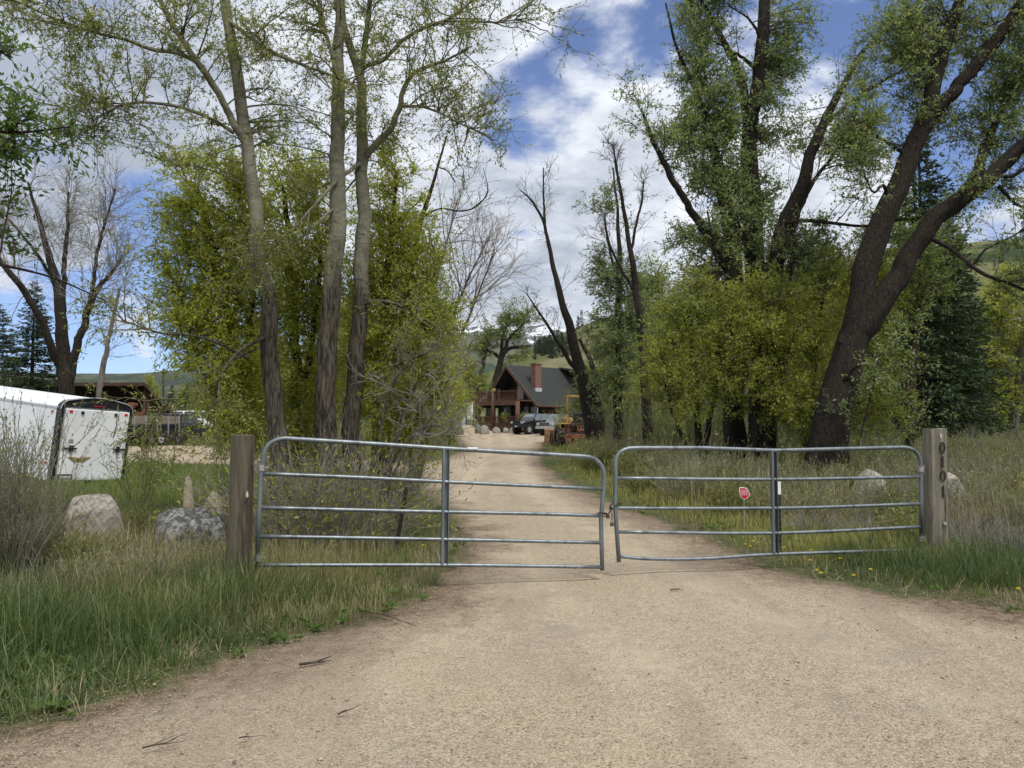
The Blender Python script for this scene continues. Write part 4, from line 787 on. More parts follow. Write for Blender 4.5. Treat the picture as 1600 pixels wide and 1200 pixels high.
vehicle('parked_car', 'black boxy off-road car parked facing the drive beside the silver pickup', 'car', (jx + .2, jy), R(180 + 42), 4.3, 1.85,
    [(-2.1, .62), (-2.1, 1.25), (.7, 1.28), (1.95, 1.2), (2.08, 1.1), (2.08, .62)], [(-2.08, 1.24), (-1.98, 1.93), (.25, 1.95), (.85, 1.27)], (-1.3, 1.32), .42, M['carblack'], M['glass_pale'])
jx, jy, _ = W(862, 655, 71)
vehicle('pickup_truck', 'silver pickup parked between the black car and the yellow loader', 'pickup', (jx + 1.0, jy + 1.0), R(180 + 50), 5.4, 1.95,
    [(-2.7, .55), (-2.7, 1.2), (-.3, 1.2), (1.2, 1.2), (2.5, 1.12), (2.68, .95), (2.68, .55)], [(-.9, 1.18), (-.75, 1.88), (.55, 1.9), (1.35, 1.18)], (-1.7, 1.75), .40, M['carsilver'], M['glass_pale'])
jx, jy, _ = W(915, 655, 60)
vehicle('pickup_truck', 'red and grey pickup mostly hidden behind the snag and the loader', 'pickup', (jx + 1.2, jy + 3), R(75), 5.4, 1.95,
    [(-2.7, .55), (-2.7, 1.2), (-.3, 1.2), (1.2, 1.2), (2.5, 1.12), (2.68, .95), (2.68, .55)], [(-1.9, 1.18), (-1.75, 1.88), (.35, 1.9), (1.15, 1.18)], (-1.7, 1.75), .40, M['carred'])
# left yard: van-like dark truck, white car
jx, jy, _ = W(280, 655, 55)
vehicle('parked_truck', 'dark utility truck with silver roof trim behind the dump trailer', 'truck', (jx, jy), R(78), 5.0, 1.95,
    [(-2.4, .6), (-2.4, 1.3), (1.0, 1.3), (2.3, 1.22), (2.45, 1.0), (2.45, .6)], [(-2.38, 1.28), (-2.28, 2.1), (.6, 2.12), (1.2, 1.28)], (-1.5, 1.5), .42, M['carblue'], M['glass'])
jx, jy, _ = W(292, 655, 74)
vehicle('parked_car', 'white car whose roof shows behind the dark utility truck', 'car', (jx + .5, jy + 1), R(60), 4.6, 1.9,
    [(-2.3, .7), (-2.3, 1.45), (.9, 1.45), (2.0, 1.35), (2.2, 1.1), (2.2, .7)], [(-2.2, 1.44), (-2.0, 2.25), (.3, 2.28), (1.0, 1.44)], (-1.3, 1.4), .42, M['white'])

# yellow tractor loader, seen from behind
lx, ly, _ = W(893, 655, 46.5); ld = thing('tractor_loader', 'worn yellow tractor loader with rusty bucket parked beside the leaning snag', 'tractor', local=True)
def wheel(name, par, x, y, r, wdt, hubm, tread=18, tyrem=None):
    pr_ = [(-wdt * .48, r * .55), (-wdt * .5, r * .85), (-wdt * .36, r * .97), (wdt * .36, r * .97), (wdt * .5, r * .85), (wdt * .48, r * .55)]; m = MB(); n = 28
    m.v = [(x + yy, y + rr * math.cos(2 * PI * j / n), r + rr * math.sin(2 * PI * j / n)) for yy, rr in pr_ for j in range(n)]; m.f = [(k * n + j, k * n + (j + 1) % n, (k + 1) * n + (j + 1) % n, (k + 1) * n + j) for k in range(5) for j in range(n)]
    for j in range(tread):
        a = 2 * PI * j / tread
        for s in (-1, 1): m.beam((x, y + r * .985 * math.cos(a), r + r * .985 * math.sin(a)), (x + s * wdt * .48, y + r * .95 * math.cos(a + .16), r + r * .95 * math.sin(a + .16)), .06, .05)
    wh = m.build(name, tyrem or M['tyre_dusty'], par, smooth=False); MB().tube([(x - wdt * .3, y, r), (x + wdt * .3, y, r)], r * .56, 20).build('rim', hubm, wh); MB().tube([(x - wdt * .42, y, r), (x + wdt * .42, y, r)], r * .16, 10).build('hub', hubm, wh)
for s in (-1, 1): wheel('wheel', ld, s * .95, 0, .60, .44, M['yellow']); wheel('wheel', ld, s * .85, 2.1, .42, .30, M['yellow'])
m = MB(); m.box((0, .1, .8), (1.5, .5, .35)); m.box((0, 1.4, 1.0), (.62, 1.9, .5)); m.build('chassis', M['rust'], ld, bevel=.03)
m = MB(); m.box((0, 1.6, 1.35), (.68, 1.5, .5)); m.build('bonnet', M['yellow'], ld, bevel=.08)
for s in (-1, 1): MB().box((s * .8, .05, 1.28), (.5, 1.1, .07)).box((s * 1.04, .05, 1.15), (.06, 1.1, .28)).box((s * .8, .58, 1.1), (.5, .06, .4)).build('mudguard', M['yellow'], ld, bevel=.02)
m = MB(); m.box((0, -.55, 1.0), (.9, .35, .5)); m.box((0, -.85, .7), (1.6, .16, .25)); m.box((.1, -.8, 1.2), (.4, .25, .35)); m.tube([(-.5, -.8, .9), (-.2, -.9, 1.5), (.25, -.85, 1.6)], .06, 8); m.tube([(.3, -.9, .8), (.45, -.8, 1.55)], .05, 8)
for k in range(9): m.tube([(-.5 + k * .13, -.75, .8), (-.48 + k * .12 + .06 * (k % 3), -1.0, 1.15), (-.35 + k * .09, -.7, 1.35 + .05 * (k % 4))], .025, 6)
m.build('hydraulics', M['engine'], ld); MB().box((0, -.98, .62), (1.9, .12, .22)).tube([(-.9, -1.0, .55), (-.9, -1.0, .3)], .05, 6).tube([(.9, -1.0, .55), (.9, -1.0, .3)], .05, 6).box((0, -.9, 1.02), (.5, .1, .3)).build('rear_frame', M['rust'], ld, bevel=.01)
m = MB()
for s in (-1, 1): m.beam((s * .62, -.25, 1.1), (s * .62, -.28, 2.72), .10, .12)
m.beam((-.68, -.28, 2.75), (.68, -.28, 2.75), .12, .12); m.beam((-.66, -.28, 2.75), (-.66, .5, 2.75), .10, .06); m.beam((.66, -.28, 2.75), (.66, .5, 2.75), .10, .06); m.build('roll_bar', M['yellow'], ld, bevel=.015)
MB().box((0, .15, 1.35), (.5, .45, .12)).box((0, -.08, 1.62), (.5, .1, .5)).build('seat', M['black'], ld, bevel=.04); MB().tube([(.22 * math.cos(q), .75 + .05 * math.sin(q), 1.75 + .2 * math.sin(q)) for q in np.linspace(0, 2 * PI, 16)], .018, 6, cap=False).tube([(0, .78, 1.75), (0, 1.0, 1.4)], .03, 6).build('steering_wheel', M['black'], ld)
for s in (-1, 1): MB().beam((s * .6, 1.0, 1.25), (s * .62, 3.2, .8), .10, .16).beam((s * .6, 1.0, 1.25), (s * .6, .9, .7), .12, .14).tube([(s * .6, 1.2, .8), (s * .62, 2.4, .95)], .04, 8).build('loader_arm', M['yellow'], ld)
m = MB(); m.prism([(3.2, .08), (3.9, .05), (3.92, .10), (3.35, .16), (3.25, .85), (3.6, .98), (3.58, 1.02), (3.18, .92)], lambda a, b: (-1.15, a, b), lambda a, b: (1.15, a, b)); m.build('bucket', M['bucket'], ld)
ld.location = (lx + .35, ly, Hs(lx, ly)); ld.rotation_euler = (0, 0, R(9)); ld.scale = (1.12,) * 3

# ------------------------------------------------------------------ enclosed white trailer
tr = thing('cargo_trailer', 'white enclosed cargo trailer with black-framed ramp door, tilted in the grass', 'trailer', local=True); TW, TH, TL = 2.12, 2.22, 7.0
def arch(k=12, w_=TW, h=TH, r=.26, crown=.10):
    pts = [(-w_ / 2, .0)]
    for i in range(5): a = PI - i * PI / 8 * .9; pts.append((-w_ / 2 + r + r * math.cos(a), h - r + r * math.sin(a) * .95))
    n = 9
    for i in range(1, n): t = i / n; pts.append((-w_ / 2 + r + (w_ - 2 * r) * t, h - .01 + crown * math.sin(PI * t)))
    for i in range(5): a = (4 - i) * PI / 8 * .9; pts.append((w_ / 2 - r + r * math.cos(a), h - r + r * math.sin(a) * .95))
    pts.append((w_ / 2, 0)); return pts
A = arch(); MB().prism(A, lambda a, b: (a, .04, b + .42), lambda a, b: (a, TL, b + .42)).build('body', M['alu_white'], tr, smooth=False)
m = MB(); n = len(A); sc_i = .90
inner = [(a * .925, min(b, 2.06) * .99) for a, b in A]; inner[0] = (inner[0][0], .09); inner[-1] = (inner[-1][0], .09)
v = [(a * 1.02, -.02, b * 1.01 + .41) for a, b in A] + [(a, -.02, b + .42) for a, b in inner] + [(a * 1.02, .16, b * 1.01 + .41) for a, b in A] + [(a, .035, b + .42) for a, b in inner]; f = []
for i in range(n - 1): f += [(i, i + 1, n + i + 1, n + i), (i, 2 * n + i, 2 * n + i + 1, i + 1), (n + i, n + i + 1, 3 * n + i + 1, 3 * n + i)]
m.add(v, f); m.box((0, .02, .46), (TW, .12, .1)); m.build('rear_frame', M['navy'], tr)
m = MB(); m.tube([(a * 1.025, -.03, b * 1.012 + .41) for a, b in A[1:-1]], .014, 6); m.build('edge_trim', M['silver'], tr)
door = MB().box((0, -.05, 1.47), (1.90, .07, 1.90)).build('ramp_door', M['alu_white'], tr, bevel=.02)
for s in (-1, 1):
    m = MB(); m.tube([(s * .93, -.10, 1.38), (s * .55, -.12, 1.38)], .022, 8); m.box((s * .70, -.10, 1.38), (.10, .05, .16)); m.build('latch', M['black'], door); MB().box((s * .72, -.09, 1.58), (.13, .02, .09)).build('latch_plate', M['silver'], door); MB().box((s * .86, -.088, 1.375), (.16, .025, .035)).box((s * .7, -.125, 1.27), (.03, .02, .10)).build('hasp', M['steel'], door)
    MB().box((s * .83, -.09, 2.35), (.09, .02, .06)).build('marker_light', M['red_lens'], door); MB().tube([(s * .5, -.09, 2.33), (s * .5, -.115, 2.33)], .045, 14).build('door_bumper', M['black'], door)
m = MB(); m.tube([(.55, -.095, 2.14), (.57, -.10, 2.05), (.535, -.1, 1.93), (.53, -.1, 1.8), (.50, -.1, 1.72)], .012, 5); m.build('cord', M['black'], door)
m = MB(); [m.box((k * .12, -.055, 2.53 - .0), (.08, .02, .025)) for k in (-1, 0, 1)]; m.build('clearance_lights', M['red_lens'], tr)
# gold and black winged badge
dec = MB(); pts = [(-.36, .07), (-.25, .085), (0, .055), (.25, .085), (.36, .07), (.26, .0), (.16, -.05), (.05, -.08), (-.05, -.08), (-.16, -.05), (-.26, 0)]; dec.prism(pts, lambda a, b: (a - .42, -.087, b + 1.08), lambda a, b: (a - .42, -.089, b + 1.08)); dec.build('winged_badge', M['amber'], door)
m = MB()
for s in (-1, 1):
    for k in range(4): m.beam((-.42 + s * .10, -.091, 1.10 - k * .028), (-.42 + s * (.31 - k * .05), -.091, 1.125 - k * .038), .004, .009)
m.box((-.42, -.091, 1.075), (.13, .004, .08)); m.build('badge_lines', M['black'], door); text_mesh('W', .09, M['amber'], 'badge_letter', door, Matrix.Translation((-.42, -.0945, 1.075)) @ Matrix.Rotation(PI / 2, 4, 'X'), .0008)
MB().box((-.78, -.12, .58), (.40, .03, .24)).build('plate_bracket', M['black'], tr); MB().box((-.78, -.138, .58), (.31, .01, .16)).build('licence_plate', M['plate'], tr)
m = MB(); [m.box((-.78 + (k - 2.5) * .045, -.1445, .58), (.022, .003, .07)) for k in range(6)]; m.build('plate_marks', M['black'], tr)
for s in (-1, 1):
    m = MB(); m.box((s * (TW / 2 + .012), TL / 2, .46), (.02, TL - .1, .09)); m.build('side_rail', M['black'], tr); m = MB(); m.box((s * (TW / 2 + .006), TL / 2, 2.42), (.016, TL - .1, .05)); m.build('side_trim', M['silver'], tr)
    m = MB(); [m.box((s * (TW / 2 + .001), 1.2 * k + 1.0, 1.5), (.004, .012, 1.9)) for k in range(6)]; m.build('panel_seams', M['silver'], tr)
    MB().box((s * (TW / 2 + .012), .35, 2.3), (.02, .08, .05)).box((s * (TW / 2 + .012), .35, .95), (.02, .08, .05)).build('side_marker', M['red_lens'], tr)
    for yy in (3.0, 3.8): wheel('wheel', tr, s * (TW / 2 - .02), yy, .36, .2, M['silver'], 0, M['tyre'])
MB().box((0, TL / 2, .36), (1.8, TL, .12)).beam((-.7, TL, .36), (0, TL + 1.2, .36), .08, .1).beam((.7, TL, .36), (0, TL + 1.2, .36), .08, .1).build('chassis', M['black'], tr)
tc_ = W(137, 655, 20.3); tr.location = (tc_[0], tc_[1], -.40); tr.scale = (.93, .97, .97); tr.rotation_mode = 'QUATERNION'; tr.rotation_quaternion = (Matrix.Rotation(R(62), 4, 'Z') @ Matrix.Rotation(R(5.5), 4, 'X') @ Matrix.Rotation(R(3.2), 4, 'Y')).to_quaternion()

# ------------------------------------------------------------------ dump trailer with plank sides
dt = thing('dump_trailer', 'dark tandem-axle dump trailer with tall grey plank sides and white wheels', 'trailer', local=True)
MB().box((0, 0, .98), (4.4, 1.9, .72)).build('bin', M['navy'], dt, bevel=.02); m = MB()
for k in range(6):
    for s in (-1, 1): MB().box((-2.1 + k * .84, s * .98, 1.25), (.08, .07, 1.35)).build('stake', M['silver'], dt)
m = MB()
for k in range(2):
    for s in (-1, 1): m.box((0, s * .92, 1.52 + k * .27), (4.35, .05, .255))
    m.box((2.18, 0, 1.52 + k * .27), (.05, 1.8, .255)); m.box((-2.18, 0, 1.52 + k * .27), (.05, 1.8, .255))
m.build('plank_sides', M['wood_grey'], dt); MB().box((0, 0, .56), (4.6, 1.0, .14)).beam((2.2, .4, .55), (3.5, 0, .5), .09, .12).beam((2.2, -.4, .55), (3.5, 0, .5), .09, .12).build('chassis', M['black'], dt)
for s in (-1, 1): MB().box((.15, s * 1.05, .84), (1.75, .26, .04)).build('mudguard', M['black'], dt, bevel=.01)
for xx in (-.28, .58):
    for s in (-1, 1):
        m = MB(); n = 24; y = s * 1.08; r = .37; pr_ = [(-.1, r * .6), (-.11, r * .9), (-.08, r), (.08, r), (.11, r * .9), (.1, r * .6)]
        m.v = [(xx + rr * math.cos(2 * PI * j / n), y + yy, r + rr * math.sin(2 * PI * j / n)) for yy, rr in pr_ for j in range(n)]; m.f = [(k * n + j, k * n + (j + 1) % n, (k + 1) * n + (j + 1) % n, (k + 1) * n + j) for k in range(5) for j in range(n)]
        wh = m.build('wheel', M['tyre'], dt, smooth=True); m = MB(); m.tube([(xx, y - .09, r), (xx, y + .09, r)], r * .6, 20); m.build('rim', M['white'], wh); MB().tube([(xx, y - .11, r), (xx, y + .11, r)], r * .2, 10).build('hub', M['black'], wh)
px_, py_, _ = W(222, 655, 50); dt.location = (px_ - .3, py_ + .6, 0); dt.rotation_euler = (0, 0, R(62))
# heap of cut branches on the dump trailer's right
bx, by, _ = W(278, 655, 50); bp = thing('brush_pile', 'heap of cut dead branches piled in front of the dark utility truck', 'branches', (bx, by, 0)); r_ = np.random.default_rng(3); n = 80
P0 = np.stack([bx + r_.normal(0, 1.3, n), by + r_.normal(0, .7, n), r_.uniform(0, .9, n)], 1); P0[:, 2] *= np.exp(-((P0[:, 0] - bx) / 2.2) ** 2); D = unit(r_.normal(0, 1, (n, 3)) * [1, .6, .28]); V, Fq = tubes(twigs_from(P0 - D * .6, D, r_.uniform(.8, 2.2, n), r_, 6, .35), np.linspace(.02, .006, 6)[None] * r_.uniform(.5, 1.3, (n, 1)), 4); mesh_np('branches', V, [Fq], M['twig_dark'], bp)

# ------------------------------------------------------------------ shed, farm implement, pole, wires, distant cabins
shx, shy = W(225, 655, 60)[:2]; sd0 = thing('open_shed', 'dark brown open-fronted plank shed with steep right roof slope', 'shed', (shx, shy, 0))
def sp_(x, y, z): return (shx + x, shy + y, z)
m = MB(); m.prism([(-9, 0), (2.0, 0), (2.0, 2.2), (0, 4.45), (-9, 4.3)], lambda a, b: sp_(a, 5, b), lambda a, b: sp_(a, 5.15, b)); m.build('back_wall', M['wood_dark'], sd0)
m = MB(); m.prism([(.05, 0), (2.05, 0), (2.05, 2.2), (.05, 4.35)], lambda a, b: sp_(a, 0, b), lambda a, b: sp_(a, .12, b)); m.build('end_wall', M['wood_dark'], sd0); m = MB()
for k in range(17): z = .15 + k * .25; xm = 2.05 if z < 2.2 else 2.05 - (z - 2.2) / 2.2 * 2.0; m.beam(sp_(.08, -.02, z), sp_(max(xm, .2), -.02, z), .05, .19)
m.build('lap_siding', M['wood_dark'], sd0); r2 = MB(); r2.slab(sp_(-.1, -.5, 4.55), sp_(2.5, -.5, 1.75), sp_(2.5, 5.5, 1.75), sp_(-.1, 5.5, 4.55), .14); r2.slab(sp_(-9.5, -.5, 4.35), sp_(0, -.5, 4.55), sp_(0, 5.5, 4.55), sp_(-9.5, 5.5, 4.35), .14); r2.build('roof', M['roof_dark'], sd0)
for x in (0, -3, -6, -9): MB().box(sp_(x, 0, 2.15), (.14, .14, 4.3)).build('support_post', M['wood_deck'], sd0)
m = MB(); m.beam(sp_(-9.5, -.5, 4.2), sp_(0, -.5, 4.4), .08, .22); m.beam(sp_(0, -.54, 4.42), sp_(2.5, -.54, 1.65), .08, .22); m.build('fascia', M['wood_dark'], sd0)
sd0.rotation_euler = (0, 0, R(25)); lbx, lby = W(70, 655, 64)[:2]; lb_ = thing('long_barn', 'long low dark barn behind the bare cottonwood on the left', 'barn', (lbx, lby, 0)); MB().box((lbx - 4, lby + 4, 1.8), (15, 6, 3.6)).build('wall', M['wood_dark'], lb_); m = MB(); m.slab((lbx - 12, lby + .4, 3.5), (lbx + 4, lby + .4, 3.5), (lbx + 4, lby + 4, 4.6), (lbx - 12, lby + 4, 4.6), .14); m.slab((lbx - 12, lby + 4, 4.6), (lbx + 4, lby + 4, 4.6), (lbx + 4, lby + 7.6, 3.5), (lbx - 12, lby + 7.6, 3.5), .14); m.build('roof', M['roof_dark'], lb_)
for k in range(4): MB().box((lbx - 9.5 + k * 3.2, lby + .97, 1.9), (1.3, .06, 1.1)).build('window', M['glass'], lb_)
ix, iy = W(208, 655, 53)[:2]; im = thing('hay_rake', 'rusty antique dump rake with curved tines standing in front of the open shed', 'farm machine', (ix, iy, 0)); m = MB()
m.tube([(ix - .1 + .72 * math.cos(q), iy, 2.3 + .85 * math.sin(q)) for q in np.linspace(PI * .95, -PI * .12, 22)], .022, 6); m.build('wheel_arc', M['wood_grey'], im)
m = MB(); n = 16; m.prism([(.38 * math.cos(2 * PI * j / n), .24 * math.sin(2 * PI * j / n) + .04 * math.cos(4 * PI * j / n)) for j in range(n)], lambda a, b: (ix - .15 + a, iy - .1, 2.65 + b), lambda a, b: (ix - .15 + a, iy + .25, 2.65 + b * .8)); m.build('seat', M['rust'], im, bevel=.03)
m = MB(); [m.tube([(ix - .25 + k * .11, iy, 1.95 + .04 * k), (ix - .32 + k * .11, iy - .25, 1.6), (ix - .22 + k * .11, iy - .1, 1.15)], .03, 6) for k in range(10)]; m.build('tines', M['rust'], im)
m = MB(); m.tube([(ix - .3, iy, 1.9), (ix + .85, iy, 2.1)], .06, 8); m.tube([(ix - .1, iy, 2.6), (ix + .2, iy, 2.2), (ix + .75, iy, 2.0)], .04, 8); m.tube([(ix - .95, iy, 2.9), (ix - .6, iy, 2.2), (ix - .2, iy, 1.9)], .025, 6); m.tube([(ix + .6, iy, 2.1), (ix + .75, iy, .0)], .05, 6); m.tube([(ix - .6, iy, 2.1), (ix - .7, iy, .0)], .05, 6)
[m.tube([(ix - 1.5 + k * .13, iy, 3.05 - .03 * k), (ix - 1.2 + k * .09, iy, 2.55)], .012, 4) for k in range(5)]; m.build('frame', M['engine'], im)
ux, uy = W(254, 655, 85)[:2]; up_ = thing('utility_pole', 'dark utility pole rising behind the open shed', 'utility pole', (ux, uy, 0)); MB().tube([(ux, uy, -.5), (ux, uy, 7.3)], [.17, .12], 10).build('pole', M['pole'], up_, smooth=True); MB().box((ux, uy - .1, 6.9), (.9, .1, .12)).build('crossarm', M['pole'], up_)
for k in (-.35, .35): MB().tube([(ux + k, uy - .1, 6.96), (ux + k, uy - .1, 7.14)], .04, 6).build('insulator', M['silver'], up_)
def cabin(label, px, pyb, d, wd, hz, mat, roofm, rz=0, name='hillside_cabin', tower=True):
    c = W(px, pyb, d); g = thing(name, label, 'house', (c[0], c[1], c[2])); x, y, z = c; zz = -max(z - Hs(x, y), 0) - 1
    MB().box((x, y + 3, z + (hz + zz) / 2), (wd, 6, hz - zz)).build('wall', mat, g); m = MB(); s = wd / 2 + .5; pk = wd * .22
    m.slab((x - s, y - .6, z + hz - .1), (x + s, y - .6, z + hz - .1), (x + s, y + 3, z + hz + pk), (x - s, y + 3, z + hz + pk), .18); m.slab((x - s, y + 3, z + hz + pk), (x + s, y + 3, z + hz + pk), (x + s, y + 6.6, z + hz - .1), (x - s, y + 6.6, z + hz - .1), .18); m.build('roof', roofm, g)
    n = max(int(wd / 1.8), 2)
    for k in range(n):
        wx = x - wd / 2 + (k + .5) * wd / n; fr = MB().box((wx, y - .03, z + hz * .55), (1.1, .06, 1.2)).build('window', M['white'], g); MB().box((wx, y - .07, z + hz * .55), (.9, .04, 1.0)).build('pane', M['glass_pale'], fr)
    m = MB(); m.box((x, y - 1.2, z + .1), (wd, 2.0, .16)); m.beam((x - wd / 2, y - 2.2, z + 1.0), (x + wd / 2, y - 2.2, z + 1.0), .08, .08); [m.box((x - wd / 2 + k * wd / 8, y - 2.2, z + .5), (.08, .08, 1.0)) for k in range(9)]; m.build('deck', M['wood_grey'], g)
cabin('log house on the wooded slope at the right edge, partly seen through trees', 1588, 508, 385, 13, 6, M['wood_log'], M['roof_dark'])
cabin('grey-roofed cabin low behind the shrubs at the right edge', 1612, 640, 80, 6, 2.2, M['wood_grey'], M['tarp'])
# ------------------------------------------------------------------ near left cottonwood clump
BD, BP, BG = M['bark_dark'], M['bark_pale'], M['bark_grey']
YL, AL, BL, TW_ = M['leaf_yellow'], M['leaf_airy'], M['leaf_blue'], M['twig']
tree('cottonwood_tree', 'leftmost leaning pale-barked cottonwood of the clump behind the left gate', 'tree', [
    [(438, 880, 10.6, 46), (434, 760, 10.6, 36), (431, 640, 10.6, 33), (424, 500, 10.6, 31), (408, 400, 10.6, 28), (395, 300, 10.6, 25), (382, 200, 10.6, 23), (365, 90, 10.6, 21), (350, 0, 10.6, 18), (335, -160, 10.6, 12)],
    [(393, 245, 10.6, 15), (372, 203, 10.5, 14), (350, 165, 10.4, 13), (325, 120, 10.2, 12), (300, 85, 10.1, 11), (275, 45, 10, 10), (250, 0, 9.9, 9), (225, -80, 9.8, 6)],
    [(318, 105, 10.2, 9), (285, 85, 10.1, 8), (240, 78, 9.9, 7), (195, 62, 9.7, 6), (140, 48, 9.5, 5), (70, 22, 9.3, 4), (-10, -15, 9.1, 3)],
    [(366, 208, 10.5, 7), (330, 186, 10.3, 6.5), (290, 170, 10.1, 6), (240, 161, 9.9, 5), (195, 163, 9.7, 4), (150, 185, 9.6, 3), (118, 215, 9.5, 2)],
    [(352, 30, 10.6, 9), (378, 48, 10.5, 8), (420, 78, 10.5, 7), (470, 100, 10.5, 6), (520, 118, 10.5, 5), (560, 135, 10.5, 3)],
    [(425, 520, 10.6, 8), (380, 545, 10.2, 6), (352, 575, 9.9, 5), (338, 610, 9.8, 4.5), (334, 672, 9.8, 2.5)],
    [(400, 545, 10.5, 5), (345, 572, 10, 3), (300, 605, 9.8, 2.2), (262, 640, 9.7, 1.8), (235, 670, 9.6, 1.2)],
    [(390, 560, 10.5, 6), (340, 536, 10.3, 4), (300, 524, 10.1, 3.5), (250, 520, 9.9, 3), (190, 500, 9.8, 2)]],
    [(60, 35, 9.3, 80, 45, .6, 14), (150, 70, 9.5, 70, 45, .6, 12), (230, 40, 9.8, 70, 50, .6, 12), (120, 200, 9.6, 55, 30, .4, 7), (180, 165, 9.7, 70, 40, .5, 10), (280, 150, 10, 60, 50, .6, 10), (330, 60, 10.2, 60, 60, .7, 12),
     (420, 60, 10.4, 60, 60, .8, 12), (300, 230, 10.4, 60, 40, .7, 10), (480, 150, 10.5, 60, 60, .8, 12), (420, 190, 10.8, 50, 60, .7, 10), (350, 0, 10, 80, 50, .8, 10)],
    BP, TW_, AL, 'cottonwoods of the clump behind the left gate', 3, (.055, .0095), 9, 14, (.22, .55), 0.05, 14, world=True)
tree('cottonwood_tree', 'thickest dark-based cottonwood in the middle of the clump behind the left gate', 'tree', [
    [(505, 880, 10.8, 52), (507, 780, 10.8, 42), (512, 650, 10.8, 38), (519, 500, 10.8, 35), (524, 370, 10.8, 33), (529, 250, 10.8, 28), (531, 150, 10.8, 24), (529, 60, 10.8, 20), (527, -20, 10.8, 17), (527, -160, 10.8, 11)],
    [(531, 140, 10.8, 9), (518, 80, 10.7, 8), (505, 40, 10.6, 7), (495, -10, 10.5, 6), (480, -80, 10.4, 4)],
    [(527, 320, 10.8, 7), (500, 345, 10.6, 5), (470, 372, 10.5, 4), (430, 392, 10.4, 3), (400, 400, 10.3, 2)]],
    [(520, 20, 10.6, 60, 60, .8, 12), (480, 230, 10.9, 60, 70, .8, 14), (560, 180, 11.2, 40, 60, .7, 8), (450, 20, 10.6, 60, 40, .8, 8)],
    BP, TW_, AL, 'cottonwoods of the clump behind the left gate', 5, (.055, .0095), 9, 14, (.22, .55), 0.05, 14)
tree('cottonwood_tree', 'right-hand cottonwood of the clump behind the left gate, forking high up', 'tree', [
    [(549, 880, 11.2, 44), (550, 780, 11.2, 34), (553, 650, 11.2, 31), (558, 540, 11.2, 30), (565, 420, 11.2, 28), (567, 300, 11.2, 24), (566, 220, 11.2, 21), (563, 130, 11.2, 18), (545, 60, 11.2, 14), (534, 0, 11.2, 12), (520, -120, 11.2, 8)],
    [(565, 150, 11.2, 12), (567, 95, 11.2, 11), (573, 40, 11.2, 10), (579, 0, 11.2, 9), (588, -90, 11.2, 6)],
    [(566, 252, 11.2, 14), (585, 228, 11.1, 13), (610, 200, 11, 12), (625, 165, 10.9, 10), (633, 135, 10.9, 9), (650, 112, 10.8, 7), (695, 95, 10.7, 5), (738, 72, 10.6, 3)],
    [(626, 166, 10.9, 6), (660, 167, 10.8, 5), (690, 178, 10.7, 4), (725, 196, 10.6, 3), (765, 212, 10.5, 2)],
    [(567, 106, 11.2, 9), (600, 92, 11.1, 8), (632, 62, 11, 7), (670, 40, 10.9, 6), (705, 28, 10.8, 5), (745, -5, 10.7, 3)],
    [(690, 34, 10.9, 4), (730, 33, 10.8, 3.5), (770, 35, 10.7, 3), (815, 30, 10.6, 2)],
    [(562, 256, 11.1, 8), (537, 274, 10.8, 7), (512, 298, 10.6, 6), (485, 328, 10.4, 5), (455, 360, 10.3, 4), (425, 378, 10.2, 2)],
    [(560, 480, 11.2, 9), (590, 470, 11, 7), (625, 478, 10.8, 5), (655, 500, 10.6, 3)]],
    [(620, 60, 11, 60, 50, .8, 12), (690, 50, 10.8, 60, 40, .6, 9), (700, 120, 10.7, 60, 35, .5, 10), (725, 190, 10.6, 42, 24, .4, 8), (620, 215, 11.3, 55, 50, .7, 10), (660, 150, 10.9, 50, 40, .6, 9), (580, 10, 11.2, 50, 40, .8, 8)],
    BP, TW_, AL, 'cottonwoods of the clump behind the left gate', 6, (.055, .0095), 9, 13, (.22, .55), 0.05, 14)
YT = dict(leaf=(.07, .0125), ntw=12, nlf=16, twL=(.25, .65), droop=.25, side=10)
tree('willow_tree', 'dense yellow-green leafed tree filling the left side of the clump', 'tree', [
    [(378, 860, 11.9, 30), (376, 720, 11.9, 26), (370, 600, 11.9, 24), (350, 470, 11.9, 20), (330, 380, 11.9, 16), (310, 300, 11.9, 9)], [(372, 620, 11.9, 16), (392, 500, 12, 14), (388, 380, 12, 10), (370, 290, 12.1, 6)], [(376, 740, 11.9, 12), (340, 640, 11.6, 9), (310, 560, 11.4, 6), (285, 470, 11.2, 3)]],
    [(300, 290, 12, 40, 60, .8, 18), (320, 380, 11.8, 55, 70, .9, 30), (380, 320, 12.1, 50, 70, .9, 24), (330, 490, 11.7, 60, 60, .9, 32), (380, 440, 12, 50, 80, .9, 28), (356, 590, 11.6, 46, 55, .8, 26), (390, 560, 11.8, 40, 60, .8, 22), (378, 670, 11.3, 34, 50, .7, 18), (270, 420, 11.3, 35, 40, .5, 8), (288, 350, 11.5, 30, 40, .5, 8), (300, 530, 11.3, 35, 40, .5, 10)],
    BD, TW_, YL, 'yellow-green trees of the clump', 8, **YT)
tree('willow_tree', 'bright yellow-green tree seen between the pale trunks of the clump', 'tree', [
    [(468, 850, 13.4, 24), (466, 700, 13.4, 22), (462, 560, 13.4, 19), (455, 420, 13.4, 14), (445, 300, 13.4, 8)], [(466, 640, 13.4, 13), (490, 520, 13.4, 11), (500, 400, 13.4, 8), (490, 290, 13.4, 4)]],
    [(450, 270, 13.3, 50, 60, .9, 24), (480, 370, 13.4, 50, 70, 1, 32), (450, 480, 13.4, 50, 70, 1, 34), (490, 560, 13.4, 45, 70, .9, 32), (455, 640, 13.2, 50, 60, .9, 28), (430, 360, 13.5, 40, 60, .8, 20), (500, 450, 13.6, 40, 60, .8, 22), (480, 700, 13.0, 50, 40, .8, 18)],
    BD, TW_, YL, 'yellow-green trees of the clump', 9, **YT)
